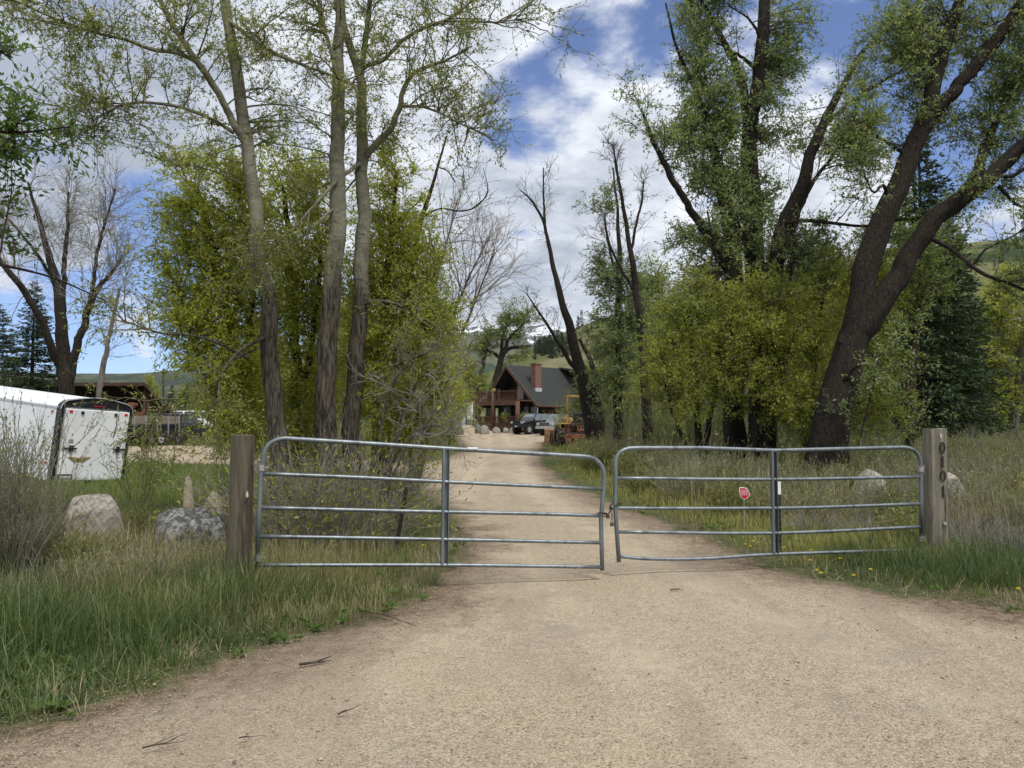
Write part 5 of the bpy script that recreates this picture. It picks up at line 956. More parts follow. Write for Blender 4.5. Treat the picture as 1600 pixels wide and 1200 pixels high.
tree('willow_tree', 'dense yellow-green leafed tree spreading on the right side of the clump', 'tree', [
    [(592, 850, 12.6, 28), (590, 720, 12.6, 25), (596, 590, 12.6, 21), (604, 470, 12.6, 16), (612, 350, 12.6, 10), (620, 270, 12.6, 5)], [(592, 690, 12.6, 16), (630, 600, 12.3, 12), (660, 500, 12.1, 8), (680, 420, 12, 4)], [(590, 760, 12.6, 12), (630, 690, 12.1, 9), (660, 640, 11.8, 5), (680, 610, 11.6, 3)]],
    [(610, 300, 12.6, 45, 60, .9, 20), (600, 400, 12.7, 50, 60, .9, 28), (650, 370, 12.4, 45, 60, .8, 20), (620, 500, 12.4, 55, 60, .9, 30), (590, 600, 12.5, 45, 60, .9, 26), (670, 480, 12.1, 40, 50, .7, 14), (650, 590, 12, 55, 50, .8, 26), (670, 570, 11.9, 34, 50, .6, 10), (560, 490, 13, 40, 80, .8, 20), (620, 670, 11.9, 50, 40, .7, 16), (685, 490, 12, 30, 44, .6, 8), (660, 640, 11.8, 30, 28, .5, 7)],
    BD, TW_, YL, 'yellow-green trees of the clump', 10, **YT)
tree('dead_tree', 'bare dark snag leaning out to the right of the clump', 'tree', [
    [(600, 830, 13, 16), (615, 650, 13, 14), (632, 480, 13, 12), (648, 390, 13, 11), (660, 340, 13, 9), (678, 280, 13, 6), (692, 232, 13, 4), (697, 212, 13, 2)], [(660, 338, 13, 4), (688, 326, 12.9, 3.2), (720, 330, 12.8, 2.8), (745, 322, 12.7, 2.4), (762, 298, 12.6, 2), (755, 262, 12.6, 1)], [(688, 262, 13, 3), (700, 268, 13, 2.5), (712, 285, 13, 2)]],
    [], BD, M['twig_dark'], None, None, 12, side=8, bare=16, bareL=(.2, .6), sub=False)
tree('bare_shrub', 'leafless grey-twigged shrub arching out right of the clump', 'shrub', [
    [(640, 800, 13.5, 12), (670, 640, 13.3, 10), (700, 520, 13.1, 7), (730, 440, 13, 4), (765, 370, 12.9, 2)], [(650, 760, 13.5, 10), (690, 600, 13.2, 7), (735, 490, 13, 4), (770, 400, 12.8, 2)], [(640, 780, 13.5, 9), (650, 600, 13.6, 7), (670, 480, 13.6, 5), (700, 370, 13.6, 3), (715, 310, 13.6, 2)]],
    [], BG, M['twig_grey'], None, None, 13, side=6, bare=90, bareL=(.6, 1.6))
tree('bare_shrub', 'tangle of dead grey branches drooping over the drive beside the clump', 'shrub', [
    [(590, 800, 11.2, 8), (620, 690, 10.9, 7), (650, 600, 10.7, 5), (676, 590, 10.5, 4), (694, 640, 10.3, 2)], [(600, 780, 11.2, 7), (640, 690, 10.9, 6), (675, 665, 10.6, 4), (712, 676, 10.3, 2)], [(580, 800, 11.2, 7), (600, 640, 11, 6), (635, 570, 10.8, 4), (670, 550, 10.6, 2)]],
    [], BG, M['twig_grey'], None, None, 14, side=6, bare=60, bareL=(.35, .8))
# suckers round the feet of the clump
sk1 = shrub('sucker_shrub', 'tangle of pale bare suckers at the foot of the leftmost pale cottonwood', 'shrub', 1.35, 1.2, 110, 1100, (.06, .011), M['twig_grey'], YL, 31, 'suckers round the clump', 6, -.1, thick=.004)
sk1.location = (*W(425, 655, 9.9)[:2], 0)
for px, d, s, rz, lb in ((470, 9.7, 1.0, 1.1, 'between the leftmost and the thickest cottonwood'), (520, 9.9, .95, 2.3, 'in front of the thickest cottonwood'), (575, 10.3, 1.05, 3.9, 'right of the forked cottonwood'), (596, 12.4, .9, 5.0, 'at the right end of the clump by the drive'), (402, 11.8, .6, 4.2, 'beside the plain brown post'), (548, 12.2, 1.2, .4, 'deep inside the clump')):
    dup(sk1, (*W(px, 655, d)[:2], 0), rz, s, 'tangle of pale bare suckers ' + lb)
# overhanging tree from the left, trunk outside the frame
tree('overhanging_tree', 'darker broad-leaved tree reaching in at the top left edge', 'tree', [
    [(-420, 1100, 5.6, 110), (-400, 700, 5.6, 95), (-390, 300, 5.6, 85), (-380, -100, 5.6, 60), (-380, -400, 5.6, 40)], [(-390, 330, 5.6, 30), (-250, 240, 5.6, 22), (-120, 215, 5.7, 14), (-30, 207, 5.8, 8), (40, 206, 5.9, 5), (110, 198, 6, 3)],
    [(-390, 450, 5.6, 24), (-200, 400, 5.7, 14), (-60, 405, 5.8, 8), (30, 420, 5.9, 5), (90, 437, 6, 3.5), (165, 470, 6.1, 2)], [(-385, 200, 5.6, 24), (-200, 90, 5.6, 14), (-60, 60, 5.7, 7), (20, 90, 5.8, 3)]],
    [(-5, 110, 5.8, 34, 50, .4, 6), (0, 190, 5.8, 44, 40, .4, 7), (10, 250, 5.9, 34, 26, .4, 5), (-50, 300, 5.8, 40, 70, .5, 5), (70, 205, 6, 34, 14, .3, 4)],
    BD, M['twig_dark'], M['leaf_near'], None, 15, (.07, .013), 8, 11, (.15, .35), .1, 12, tips=False)
# bare cottonwood and snag over the white trailer
tree('bare_cottonwood', 'nearly leafless spreading cottonwood rising behind the white trailer', 'tree', [
    [(103, 665, 35, 30), (102, 600, 35, 26), (98, 530, 35, 22), (92, 460, 35, 17), (75, 395, 35, 12), (60, 340, 35, 8), (44, 285, 35, 4)], [(104, 610, 35, 18), (116, 555, 35, 15), (132, 505, 35, 13), (150, 458, 35, 10), (170, 432, 35, 7), (190, 405, 35, 4)],
    [(97, 500, 35, 12), (100, 430, 35.5, 9), (104, 370, 36, 7), (107, 300, 36, 4)], [(97, 590, 35, 14), (72, 520, 34, 14), (45, 465, 33.5, 12), (18, 430, 33, 11), (-20, 380, 33, 9), (-60, 320, 33, 5)], [(138, 490, 35, 9), (147, 430, 35.5, 7), (158, 370, 35.5, 5), (180, 295, 35.5, 3)],
    [(90, 450, 35, 7), (60, 400, 35.5, 6), (20, 350, 35.5, 4), (-10, 320, 35.5, 3)]],
    [(110, 330, 35.5, 70, 60, 2, 22), (40, 340, 35, 50, 60, 2, 14), (170, 360, 35.5, 35, 50, 1.5, 12)], BD, M['twig_grey'], M['leaf_far'], None, 17, (.09, .02), 10, 2, (.5, 1.3), -.2, 10, bare=150, bareL=(1.0, 3.2), tip=.0075)
tree('dead_tree', 'thin broken grey snag leaning right behind the white trailer', 'tree', [[(148, 665, 32, 11), (158, 590, 32, 10), (170, 530, 32, 8), (183, 470, 32, 6), (187, 450, 32, 4)]], [], BG, M['twig_grey'], None, None, 18, side=7, bare=26, bareL=(.5, 1.5), tip=.007)
# ------------------------------------------------------------------ centre snags
sn = dict(side=8, tip=.009, sub=True)
tree('dead_tree', 'bare leaning snag whose trunk stands right in front of the loader', 'tree', [
    [(934, 712, 41, 34), (920, 640, 41, 28), (906, 580, 41, 23), (892, 520, 41, 18), (878, 470, 41, 13), (863, 410, 41, 9), (851, 350, 41, 6), (832, 315, 41, 4), (813, 297, 41, 2)], [(852, 360, 41, 5), (850, 320, 41, 4), (849, 262, 41, 2)],
    [(905, 585, 41, 9), (878, 545, 40.5, 7), (850, 500, 40, 5), (822, 458, 40, 2)], [(925, 660, 41, 18), (935, 620, 41.5, 15), (925, 570, 41.5, 10), (905, 530, 42, 5)], [(940, 705, 41.5, 22), (935, 640, 41.5, 18), (922, 600, 41.5, 12)]],
    [], BD, M['twig_dark'], None, 'snags along the right side of the drive', 21, bare=60, bareL=(.6, 1.9), **sn)
tree('cottonwood_tree', 'slim dark cottonwood with grey-green crown between the two snags', 'tree', [
    [(965, 705, 38, 18), (967, 600, 38, 16), (968, 500, 38, 13), (968, 420, 38, 10), (965, 340, 38, 6), (958, 262, 38, 3)], [(968, 450, 38, 7), (955, 400, 38, 5), (945, 350, 38, 3), (946, 335, 38, 2)]],
    [(935, 440, 38, 26, 34, .9, 16), (975, 430, 38, 28, 30, .9, 14), (995, 480, 38, 28, 40, 1, 16), (945, 510, 38, 34, 40, 1, 18), (985, 560, 37, 34, 50, 1.2, 20), (945, 590, 38, 34, 50, 1.2, 20), (930, 400, 38, 14, 18, .6, 5)],
    BD, M['twig_dark'], BL, None, 22, (.14, .032), 11, 13, (.4, 1.0), .15, 8, bare=24, bareL=(.5, 1.4), tip=.008)
tree('dead_tree', 'tall bare forked snag right of the slim dark cottonwood', 'tree', [
    [(1014, 706, 33, 22), (1010, 620, 33, 18), (1004, 540, 33, 16), (995, 465, 33, 13), (986, 400, 33, 10), (975, 330, 33, 7), (966, 275, 33, 5), (958, 230, 33, 2)], [(985, 395, 33, 6), (994, 350, 33, 5), (1002, 320, 33, 4), (1006, 282, 33, 2)], [(994, 460, 33, 7), (965, 410, 33, 5), (950, 372, 33, 4), (945, 335, 33, 2)], [(970, 300, 33, 4), (962, 262, 33, 3), (960, 240, 33, 2)]],
    [], BD, M['twig_dark'], None, 'snags along the right side of the drive', 23, bare=50, bareL=(.5, 1.6), **sn)
# ------------------------------------------------------------------ big right-centre cottonwood clump
RL = dict(leaf=(.11, .024), ntw=12, nlf=15, twL=(.4, .9), droop=.05, side=12, tip=.007)
tree('cottonwood_tree', 'dark cottonwood with bare broken upper limbs left in the tall right clump', 'tree', [
    [(1152, 760, 24, 48), (1149, 620, 24, 38), (1147, 450, 24, 34), (1143, 370, 24, 30), (1128, 285, 24, 24), (1112, 225, 24, 16), (1092, 150, 24, 10), (1060, 80, 24, 6), (1040, 5, 24, 3)], [(1146, 440, 24, 15), (1118, 392, 23.8, 15), (1086, 336, 23.5, 14), (1052, 282, 23.2, 12), (1022, 222, 23, 9), (1001, 170, 23, 4)],
    [(1145, 420, 24, 10), (1120, 450, 23.5, 8), (1090, 480, 23, 6), (1072, 492, 22.8, 4)], [(1108, 215, 24, 7), (1104, 150, 24, 6), (1098, 90, 24, 5), (1080, 0, 24, 3)], [(1150, 640, 24, 14), (1132, 560, 23.4, 13), (1124, 480, 23.2, 11), (1118, 400, 23.2, 7), (1105, 330, 23.2, 3)]],
    [(1085, 130, 24, 34, 44, 1.1, 26), (1105, 200, 24, 45, 45, 1.2, 28), (1065, 220, 23.8, 28, 40, .9, 14), (1140, 160, 24.2, 36, 60, 1.2, 24), (1120, 290, 24.2, 40, 50, 1.2, 20), (1080, 400, 24, 60, 40, 1.4, 22), (1150, 380, 24.5, 50, 50, 1.2, 18)],
    BD, M['twig_dark'], BL, 'cottonwoods of the tall right clump', 31, bare=26, bareL=(.5, 1.8), **RL)
tree('cottonwood_tree', 'tallest dark cottonwood in the middle of the right clump, running out of the top', 'tree', [
    [(1186, 760, 24.6, 50), (1185, 620, 24.6, 40), (1182, 480, 24.6, 38), (1178, 380, 24.6, 36), (1174, 290, 24.6, 34), (1171, 210, 24.6, 28), (1185, 130, 24.6, 25), (1191, 60, 24.6, 23), (1196, -20, 24.6, 20), (1202, -140, 24.6, 10)], [(1169, 190, 24.6, 18), (1160, 140, 24.5, 16), (1148, 100, 24.4, 14), (1128, 62, 24.3, 11), (1108, 25, 24.2, 9), (1090, -15, 24.1, 6)],
    [(1178, 105, 24.5, 8), (1160, 90, 24.2, 6), (1130, 72, 24, 4), (1105, 60, 23.8, 2)], [(1190, 60, 24.5, 7), (1170, 30, 24.3, 4), (1140, 10, 24.1, 2)], [(1180, 430, 24.5, 10), (1150, 345, 24, 8), (1120, 320, 23.7, 4)]],
    [(1235, 50, 24.8, 32, 50, 1, 20), (1225, 120, 24.8, 32, 44, 1, 20), (1200, 200, 24.8, 30, 50, 1, 16), (1150, 260, 24, 30, 40, 1, 12), (1195, 330, 24, 40, 60, 1.3, 18), (1200, 420, 24, 50, 50, 1.3, 16)],
    BD, M['twig_dark'], BL, 'cottonwoods of the tall right clump', 32, bare=26, bareL=(.5, 1.6), **RL)
tree('cottonwood_tree', 'dark cottonwood of the right clump leaning right with long bare fingers', 'tree', [
    [(1196, 760, 23.8, 40), (1200, 600, 23.8, 34), (1206, 460, 23.8, 30), (1216, 375, 23.8, 28), (1250, 300, 23.6, 25), (1267, 245, 23.5, 21), (1284, 200, 23.4, 18), (1320, 130, 23.2, 12), (1350, 78, 23, 8), (1395, 38, 22.9, 5), (1440, 5, 22.8, 3)], [(1290, 195, 23.4, 9), (1325, 165, 23.2, 7), (1370, 132, 23, 6), (1410, 110, 22.9, 4), (1455, 95, 22.8, 2)],
    [(1228, 395, 23.8, 12), (1248, 330, 23.7, 10), (1270, 285, 23.5, 8), (1300, 245, 23.4, 5), (1312, 230, 23.3, 2)], [(1222, 350, 23.7, 8), (1262, 345, 23, 7), (1305, 349, 22.4, 6), (1352, 353, 22, 5), (1410, 343, 21.6, 4), (1500, 338, 21.3, 2)], [(1208, 640, 23.8, 12), (1225, 540, 23.2, 11), (1232, 450, 23, 9), (1240, 380, 23, 5)]],
    [(1345, 215, 23.3, 34, 34, .9, 12), (1300, 400, 24, 50, 30, 1, 14), (1260, 380, 24, 40, 40, 1, 12), (1370, 240, 23, 28, 26, .7, 8), (1250, 200, 24.5, 20, 40, .8, 5)],
    BD, M['twig_dark'], BL, 'cottonwoods of the tall right clump', 33, bare=60, bareL=(.5, 1.9), **RL)
WS = dict(leaf=(.095, .018), ntw=11, nlf=13, twL=(.35, .9), droop=.3, side=8, tip=.006)
tree('willow_tree', 'yellow-green bushy tree at the left foot of the tall right clump', 'tree', [[(1092, 745, 22.5, 14), (1090, 640, 22.5, 12), (1080, 540, 22.5, 8), (1075, 460, 22.5, 4)], [(1095, 740, 22.5, 12), (1115, 620, 22.5, 9), (1130, 520, 22.5, 5)], [(1090, 740, 22.5, 9), (1050, 640, 22, 6), (1030, 560, 22, 3)]],
    [(1060, 500, 22.5, 40, 40, 1, 24), (1100, 450, 22.8, 40, 34, 1, 20), (1040, 570, 22.2, 40, 44, 1, 28), (1110, 540, 22, 50, 50, 1, 34), (1085, 620, 21.8, 50, 44, 1, 30), (1150, 470, 22.3, 34, 34, .9, 16)], BD, TW_, YL, 'yellow-green trees at the foot of the right clump', 41, **WS)
tree('willow_tree', 'yellow-green bushy tree in the middle foot of the tall right clump', 'tree', [[(1178, 745, 21.8, 14), (1180, 640, 21.8, 11), (1190, 540, 21.8, 7), (1200, 470, 21.8, 3)], [(1180, 745, 21.8, 11), (1215, 620, 21.6, 8), (1240, 520, 21.6, 4)]],
    [(1180, 440, 22, 40, 34, .9, 16), (1210, 520, 21.8, 50, 44, 1, 28), (1160, 580, 21.5, 44, 50, 1, 24), (1220, 620, 21.4, 50, 50, 1, 30), (1250, 470, 22, 40, 40, 1, 20), (1170, 510, 21.4, 40, 34, .9, 18)], BD, TW_, YL, 'yellow-green trees at the foot of the right clump', 42, **WS)
tree('willow_tree', 'broad yellow-green tree between the right clump and the great leaning trunk', 'tree', [[(1262, 745, 22.8, 16), (1265, 640, 22.8, 13), (1275, 540, 22.8, 9), (1290, 440, 22.8, 4)], [(1265, 740, 22.8, 13), (1300, 620, 23, 9), (1340, 520, 23, 5), (1360, 440, 23, 3)]],
    [(1290, 430, 23, 50, 40, 1.1, 26), (1340, 470, 23.2, 50, 50, 1.1, 28), (1280, 520, 22.6, 50, 50, 1.1, 30), (1280, 610, 22.2, 46, 50, 1.1, 30), (1260, 670, 21.8, 40, 34, .9, 16), (1370, 560, 23.2, 50, 60, 1.1, 30), (1390, 640, 23, 50, 40, 1, 24), (1345, 410, 23.2, 40, 30, 1, 14)], BD, TW_, YL, 'yellow-green trees at the foot of the right clump', 43, **WS)
tree('great_cottonwood', 'great cottonwood with thick leaning forked trunk behind the right gate', 'tree', [
    [(1280, 768, 20, 110), (1288, 735, 20, 84), (1294, 690, 20, 70), (1312, 610, 20, 60), (1334, 530, 20, 55), (1346, 470, 20, 44), (1354, 420, 20, 45), (1380, 340, 20, 41), (1415, 265, 20, 37), (1437, 200, 20, 32), (1456, 140, 20, 28), (1476, 70, 20, 24), (1500, 0, 20, 20), (1525, -100, 20, 13)],
    [(1326, 545, 20, 48), (1362, 492, 19.9, 45), (1400, 440, 19.8, 40), (1427, 390, 19.7, 36), (1462, 342, 19.6, 35), (1500, 312, 19.5, 32), (1548, 278, 19.4, 28), (1600, 228, 19.3, 26), (1690, 150, 19.2, 16)],
    [(1446, 185, 20, 26), (1482, 150, 19.9, 25), (1520, 108, 19.8, 23), (1560, 60, 19.7, 22), (1600, 5, 19.6, 21), (1655, -70, 19.5, 14)], [(1505, 312, 19.5, 18), (1532, 262, 19.7, 18), (1545, 215, 19.9, 15), (1570, 160, 20, 9), (1600, 100, 20, 4)],
    [(1452, 372, 19.6, 8), (1490, 392, 19.2, 7), (1530, 425, 18.9, 7), (1570, 440, 18.7, 6), (1620, 462, 18.5, 4)], [(1520, 415, 19, 5), (1540, 390, 18.9, 4), (1580, 370, 18.8, 3), (1620, 345, 18.7, 2)], [(1548, 270, 19.4, 8), (1580, 275, 19.2, 6), (1620, 250, 19.1, 4)],
    [(1425, 245, 20, 12), (1415, 240, 20, 9), (1390, 225, 19.8, 6), (1360, 205, 19.6, 4), (1330, 180, 19.5, 2)], [(1310, 640, 20, 18), (1322, 590, 19.6, 9), (1370, 560, 19, 5), (1340, 700, 18.6, 2)], [(1560, 290, 19.4, 7), (1590, 320, 19.3, 5), (1630, 330, 19.2, 3)], [(1390, 315, 20, 8), (1380, 290, 19.7, 6), (1365, 300, 19.5, 4), (1350, 275, 19.4, 2)]],
    [(1370, 60, 20.2, 44, 44, 1, 22), (1430, 110, 20.2, 44, 44, 1, 18), (1420, 20, 20.3, 60, 40, 1.1, 22), (1520, 50, 20.3, 60, 50, 1.1, 26), (1580, 120, 20.2, 50, 50, 1.1, 26), (1560, 200, 20.3, 44, 44, 1, 20), (1480, 180, 20.6, 34, 44, .9, 12), (1340, 110, 19.9, 26, 26, .6, 6), (1350, 190, 19.7, 30, 30, .7, 8), (1600, 30, 20, 50, 40, 1, 12), (1600, 290, 20, 26, 34, .8, 8), (1420, 200, 20.5, 30, 30, .8, 7)],
    BD, M['twig_dark'], BL, None, 35, (.095, .021), 12, 15, (.4, .9), .05, 26, bare=40, bareL=(.4, 1.5), tip=.006, relief=.045)
# green mass round the spruce behind the great trunk
tree('cottonwood_tree', 'green leafy cottonwood behind the fork of the great leaning trunk', 'tree', [[(1420, 745, 27, 24), (1420, 620, 27, 22), (1430, 500, 27, 18), (1445, 400, 27, 9)], [(1420, 640, 27, 18), (1400, 560, 27, 18), (1410, 520, 27, 14), (1470, 430, 27, 8)]],
    [(1420, 410, 27, 55, 55, 1.4, 20), (1500, 350, 27.4, 30, 30, 1.3, 5), (1390, 520, 26.6, 36, 50, 1.2, 12), (1380, 610, 26.4, 30, 50, 1.2, 10), (1390, 350, 27.5, 30, 30, 1, 6)], BD, M['twig_dark'], M['leaf_far'], None, 45, (.13, .028), 12, 15, (.4, 1.0), .1, 10, tip=.008)
# ------------------------------------------------------------------ background trees: prototypes and copies
def at(px, d, z=None): p = W(px, 655, d); return (p[0], p[1], Hs(p[0], p[1]) if z is None else z)
def bgtree(name, label, h, wd, seed, leafm, group, nb=10, nl=16, leafs=(.17, .04), slim=1.0, bark=BG, twm=None):
    r_ = np.random.default_rng(seed); st = []
    for k in range(4):
        a = r_.uniform(0, 6.28); e = r_.uniform(.1, .5) * wd * slim; st.append([(0, 0, -.2, h * .014), (math.cos(a) * e * .15, math.sin(a) * e * .15, h * .25, h * .011), (math.cos(a) * e * .6, math.sin(a) * e * .6, h * .6, h * .006), (math.cos(a) * e * .8, math.sin(a) * e * .8, h * .95, h * .0015)])
    bl_ = []
    for k in range(nb):
        f = (k + .5) / nb; a = r_.uniform(0, 6.28); q = math.sin(PI * (.18 + .75 * f)) ** .8; e = wd * .42 * q * r_.uniform(.3, 1); bl_.append((math.cos(a) * e, math.sin(a) * e, h * (.16 + .78 * f), wd * .27 * q + .2, wd * .27 * q + .2, h * .12, nl))
    return tree(name, label, 'tree', st, bl_, bark, twm or M['twig_grey'], leafm, group, seed, leafs, 10, 12, (.5, 1.2), .1, 7, world=False, tip=.012)
GP = 'pale green trees behind the yard'
t1 = bgtree('young_cottonwood', 'pale yellow-green young cottonwood left of the house', 9, 5, 51, YL, GP); t2 = bgtree('young_cottonwood', 'grey-green young cottonwood left of the house', 10, 5.5, 52, M['leaf_far'], GP)
t3 = bgtree('narrow_cottonwood', 'slender pale green cottonwood behind the open shed', 10, 3.0, 53, YL, 'slender trees behind the shed', 9, 13, slim=.6)
def put(t, px, d, s, rz, lb, grp=None):
    t.location = at(px, d); t.rotation_euler = (0, 0, rz); t.scale = (s, s, s); t['label'] = lb
    if grp: t['group'] = grp
put(t1, 688, 60, .75, .3, 'yellow-green tree left of the tarp behind the drooping branches'); put(t2, 690, 70, 1.1, 1.2, 'grey-green tree between the clump and the house'); put(t3, 228, 110, .75, .5, 'slender pale tree peeking over the shed ridge')
def cps(t, lst):
    for px, d, s, rz, lb in lst: dup(t, at(px, d), rz, s, lb)
cps(t3, [(210, 120, .66, 1.1, 'small slender pale tree at the shed ridge, leftmost of its row'), (284, 100, .55, 2.0, 'short slender pale tree right of the utility pole'), (310, 92, .50, 3.3, 'slender pale tree above the white car'), (246, 130, .75, 4, 'slender pale tree directly left of the utility pole'), (334, 90, .62, 5, 'slender pale tree at the left edge of the clump'),
    (1562, 62, 1.0, 2.2, 'tall slender pale tree near the right edge')])
cps(t1, [(738, 95, .9, 1.9, 'yellow-green tree just left of the balcony'), (702, 45, .45, 2.4, 'low yellow-green bushy tree where the drive meets the yard'), (672, 50, .85, 4.4, 'yellow-green tree directly right of the clump'), (1045, 46, .85, 1.0, 'yellow-green tree behind the left foot of the right clump'), (1125, 50, 1.15, 2.0, 'yellow-green tree behind the middle of the right clump'), (1585, 50, 1.25, .7, 'yellow-green tree at the right edge of the frame'),
    (1330, 52, 1.2, 3.0, 'yellow-green tree behind the great leaning trunk'), (960, 52, .75, 5.2, 'yellow-green tree behind the slim dark cottonwood'), (1240, 47, 1.0, 5.0, 'yellow-green tree in the gap behind the right clump'), (560, 40, 1.1, .1, 'yellow-green tree behind the clump'), (420, 46, .9, 2.9, 'yellow-green tree behind the left half of the clump'), (1010, 64, .9, 3.8, 'small yellow-green tree behind the forked snag')])
cps(t2, [(664, 90, 1.2, .2, 'tall grey-green tree far behind the drooping branches'), (906, 58, .62, 2.8, 'grey-green bushy tree right of the loader'), (938, 66, .85, 3.6, 'grey-green tree right of the house'), (985, 58, .85, 4.6, 'grey-green tree behind the forked snag'), (1030, 50, 1.2, 5.4, 'tall grey-green tree left of the right clump'), (1185, 58, 1.3, .6, 'tall grey-green tree behind the right clump'), (1290, 62, 1.2, 1.6, 'tall grey-green tree between clump and great trunk'),
    (1640, 58, 1.2, 2.6, 'grey-green tree cut by the right edge'), (500, 55, 1.1, 3.1, 'grey-green tree behind the middle of the clump'), (1400, 60, 1.1, 4.0, 'grey-green tree behind the leafy fork'), (905, 105, .75, .9, 'grey-green tree far behind the house roof'), (1075, 60, 1.05, 2.2, 'grey-green tree deep behind the right clump')])
tree('cottonwood_tree', 'crooked dark-limbed cottonwood rising behind the log house', 'tree', [
    [(762, 668, 100, 16), (768, 620, 100, 15), (779, 580, 100, 13), (784, 556, 100, 10), (795, 545, 100, 7), (812, 542, 100, 6), (830, 540, 100, 3)], [(783, 560, 100, 8), (772, 552, 100, 6), (760, 548, 100, 4), (750, 552, 100, 2)], [(786, 555, 100, 8), (795, 530, 100, 6), (812, 512, 100, 4), (826, 500, 100, 2)], [(783, 555, 100, 7), (786, 525, 100, 5), (795, 500, 100, 3)], [(745, 660, 100, 12), (750, 600, 100, 10), (757, 560, 100, 6), (765, 530, 100, 3)]],
    [(790, 500, 100, 18, 13, 2, 16), (815, 498, 100, 14, 11, 2, 12), (770, 520, 100, 16, 13, 2, 14), (800, 525, 100, 20, 12, 2, 14), (755, 545, 100, 14, 18, 2, 14), (815, 555, 100, 16, 10, 2, 8)], BD, M['twig_dark'], M['leaf_far'], None, 61, (.22, .055), 11, 11, (.6, 1.6), .1, 8, tip=.018)
sp = spruce('spruce_tree', 'tall dark spruce behind the great leaning trunk', 19, 71, 'spruces'); sp.location = at(1446, 44); 
for px, d, s, rz, lb in ((1496, 46, .70, 1.0, 'dark spruce right of the tallest spruce'), (1512, 47, .45, 2.0, 'short dark spruce in front of the spruces at the field edge'), (1400, 57, .62, 3.0, 'dark spruce half hidden by the leafy fork'), (1548, 54, .52, 4.0, 'dark spruce near the grey roof at the right'), (1470, 45, .36, .4, 'smallest dark spruce at the far field edge'), (48, 46, (.62, .62, .52), 1.5, 'dark spruce behind the bare cottonwood on the left'), (-5, 50, (.6, .6, .48), 2.7, 'dark spruce at the left frame edge'), (292, 80, .26, 3.7, 'small dark spruce above the dark utility truck'), (268, 84, .27, 4.9, 'small dark spruce right beside the utility pole'), (320, 78, .24, .9, 'small dark spruce left of the clump')):
    dup(sp, at(px, d), rz, s, lb)
hs = spruce('hillside_spruce', 'tiny dark spruce in the stand on the green hillside', 9, 72, 'spruces on the green hillside', .17, 8, 9, 8, 2.4)
r_ = np.random.default_rng(5)
def hill_z(nm, x, y):
    o = bpy.data.objects[nm]; ok, loc, no, idx = o.ray_cast((x, y, 500), (0, 0, -1)); return loc.z if ok else None
bpy.context.view_layer.update(); first = True; cnt = 0
while cnt < 260:
    px = r_.uniform(835, 900) if cnt < 90 else r_.uniform(900, 1640); d = r_.uniform(380, 560) if cnt < 160 else r_.uniform(540, 640); x, y, _ = W(px, 655, d); z = hill_z('green_hillside', x, y)
    if z is None: continue
    py = 600 - F * math.tan(math.atan((z - CH) / d) - PITCH)
    if cnt < 90 and not (536 < py < 562): continue
    s = r_.uniform(.7, 1.2) * (1 if cnt < 160 else 1.5)
    if first: hs.location = (x, y, z - .3); first = False
    else: dup(hs, (x, y, z - .3), r_.uniform(0, 6), s)
    cnt += 1
# ------------------------------------------------------------------ shrubs
sg1 = shrub('sagebrush', 'tall grey sagebrush standing at the left edge in front of the trailer', 'shrub', 1.12, .48, 110, 10500, (.03, .004), M['twig_grey'], M['sage'], 81, None, 6, .5); sg1.location = at(14, 7.2)
dup(sg1, at(-30, 8.3), 2, .9, 'grey sagebrush cut by the left edge'); dup(sg1, at(80, 8.2), 4, .45, 'low grey sagebrush below the pale boulder')
rb = shrub('rabbitbrush', 'grey-green rabbitbrush in the field behind the right gate', 'shrub', .55, .6, 80, 5200, (.04, .0042), M['twig_grey'], M['sage'], 82, 'rabbitbrush in the right field', 5, .45)
gb = shrub('field_bush', 'olive-green bush in the field behind the right gate', 'shrub', .5, .6, 70, 5200, (.045, .0065), M['twig'], M['brush'], 83, 'olive bushes in the right field', 5, .4)
db = shrub('dead_brush', 'leafless grey brush in the field behind the right gate', 'shrub', .45, .75, 120, 0, None, M['twig_grey'], None, 84, 'dead brush in the right field', 7, .15)
def zone(x, y):
    px = 800 + x / y * F
    return ('close beside the drive' if rdist([x], [y])[0] > -1.8 else 'left of the right gate stiffener' if px < 1205 else 'between the gate stiffener and the numbered post' if px < 1440 else 'right of the post numbered 0101') + (', near' if y < 18 else ', in the middle distance' if y < 30 else ', far off')
r_ = np.random.default_rng(12); used = {0: 0, 1: 0, 2: 0}; tries = 0; pts_ = []
while len(pts_) < 210 and tries < 9000:
    tries += 1; d = 10.5 * (46 / 10.5) ** (r_.uniform() ** .85); px = r_.uniform(860, 1680); x, y, _ = W(px, 655, d)
    if rdist([x], [y])[0] > -(.9 + .012 * d) - (1.2 if d < 13 else 0) or any((x - a) ** 2 + (y - b) ** 2 < (.32 + .014 * d) ** 2 for a, b in pts_): continue
    if abs(px - 1160) < 60 and d < 12.5: continue
    pts_.append((x, y)); k = int(r_.choice([0, 1, 2], p=[.42, .46, .12])); src = (rb, gb, db)[k]; s = r_.uniform(.7, 1.25) * (1 + .01 * d); z = Hs(x, y)
    if used[k] == 0: src.location = (x, y, z); src.scale = (s, s, s); used[k] = 1; o_ = src
    else: o_ = dup(src, (x, y, z), r_.uniform(0, 6.28), (s, s, s * r_.uniform(.8, 1.2)))
    nm_ = ('grey-green rabbitbrush', 'olive-green bush', 'leafless grey brush')[k]; o_['label'] = nm_ + ' ' + zone(x, y); o_['group'] = o_['label']
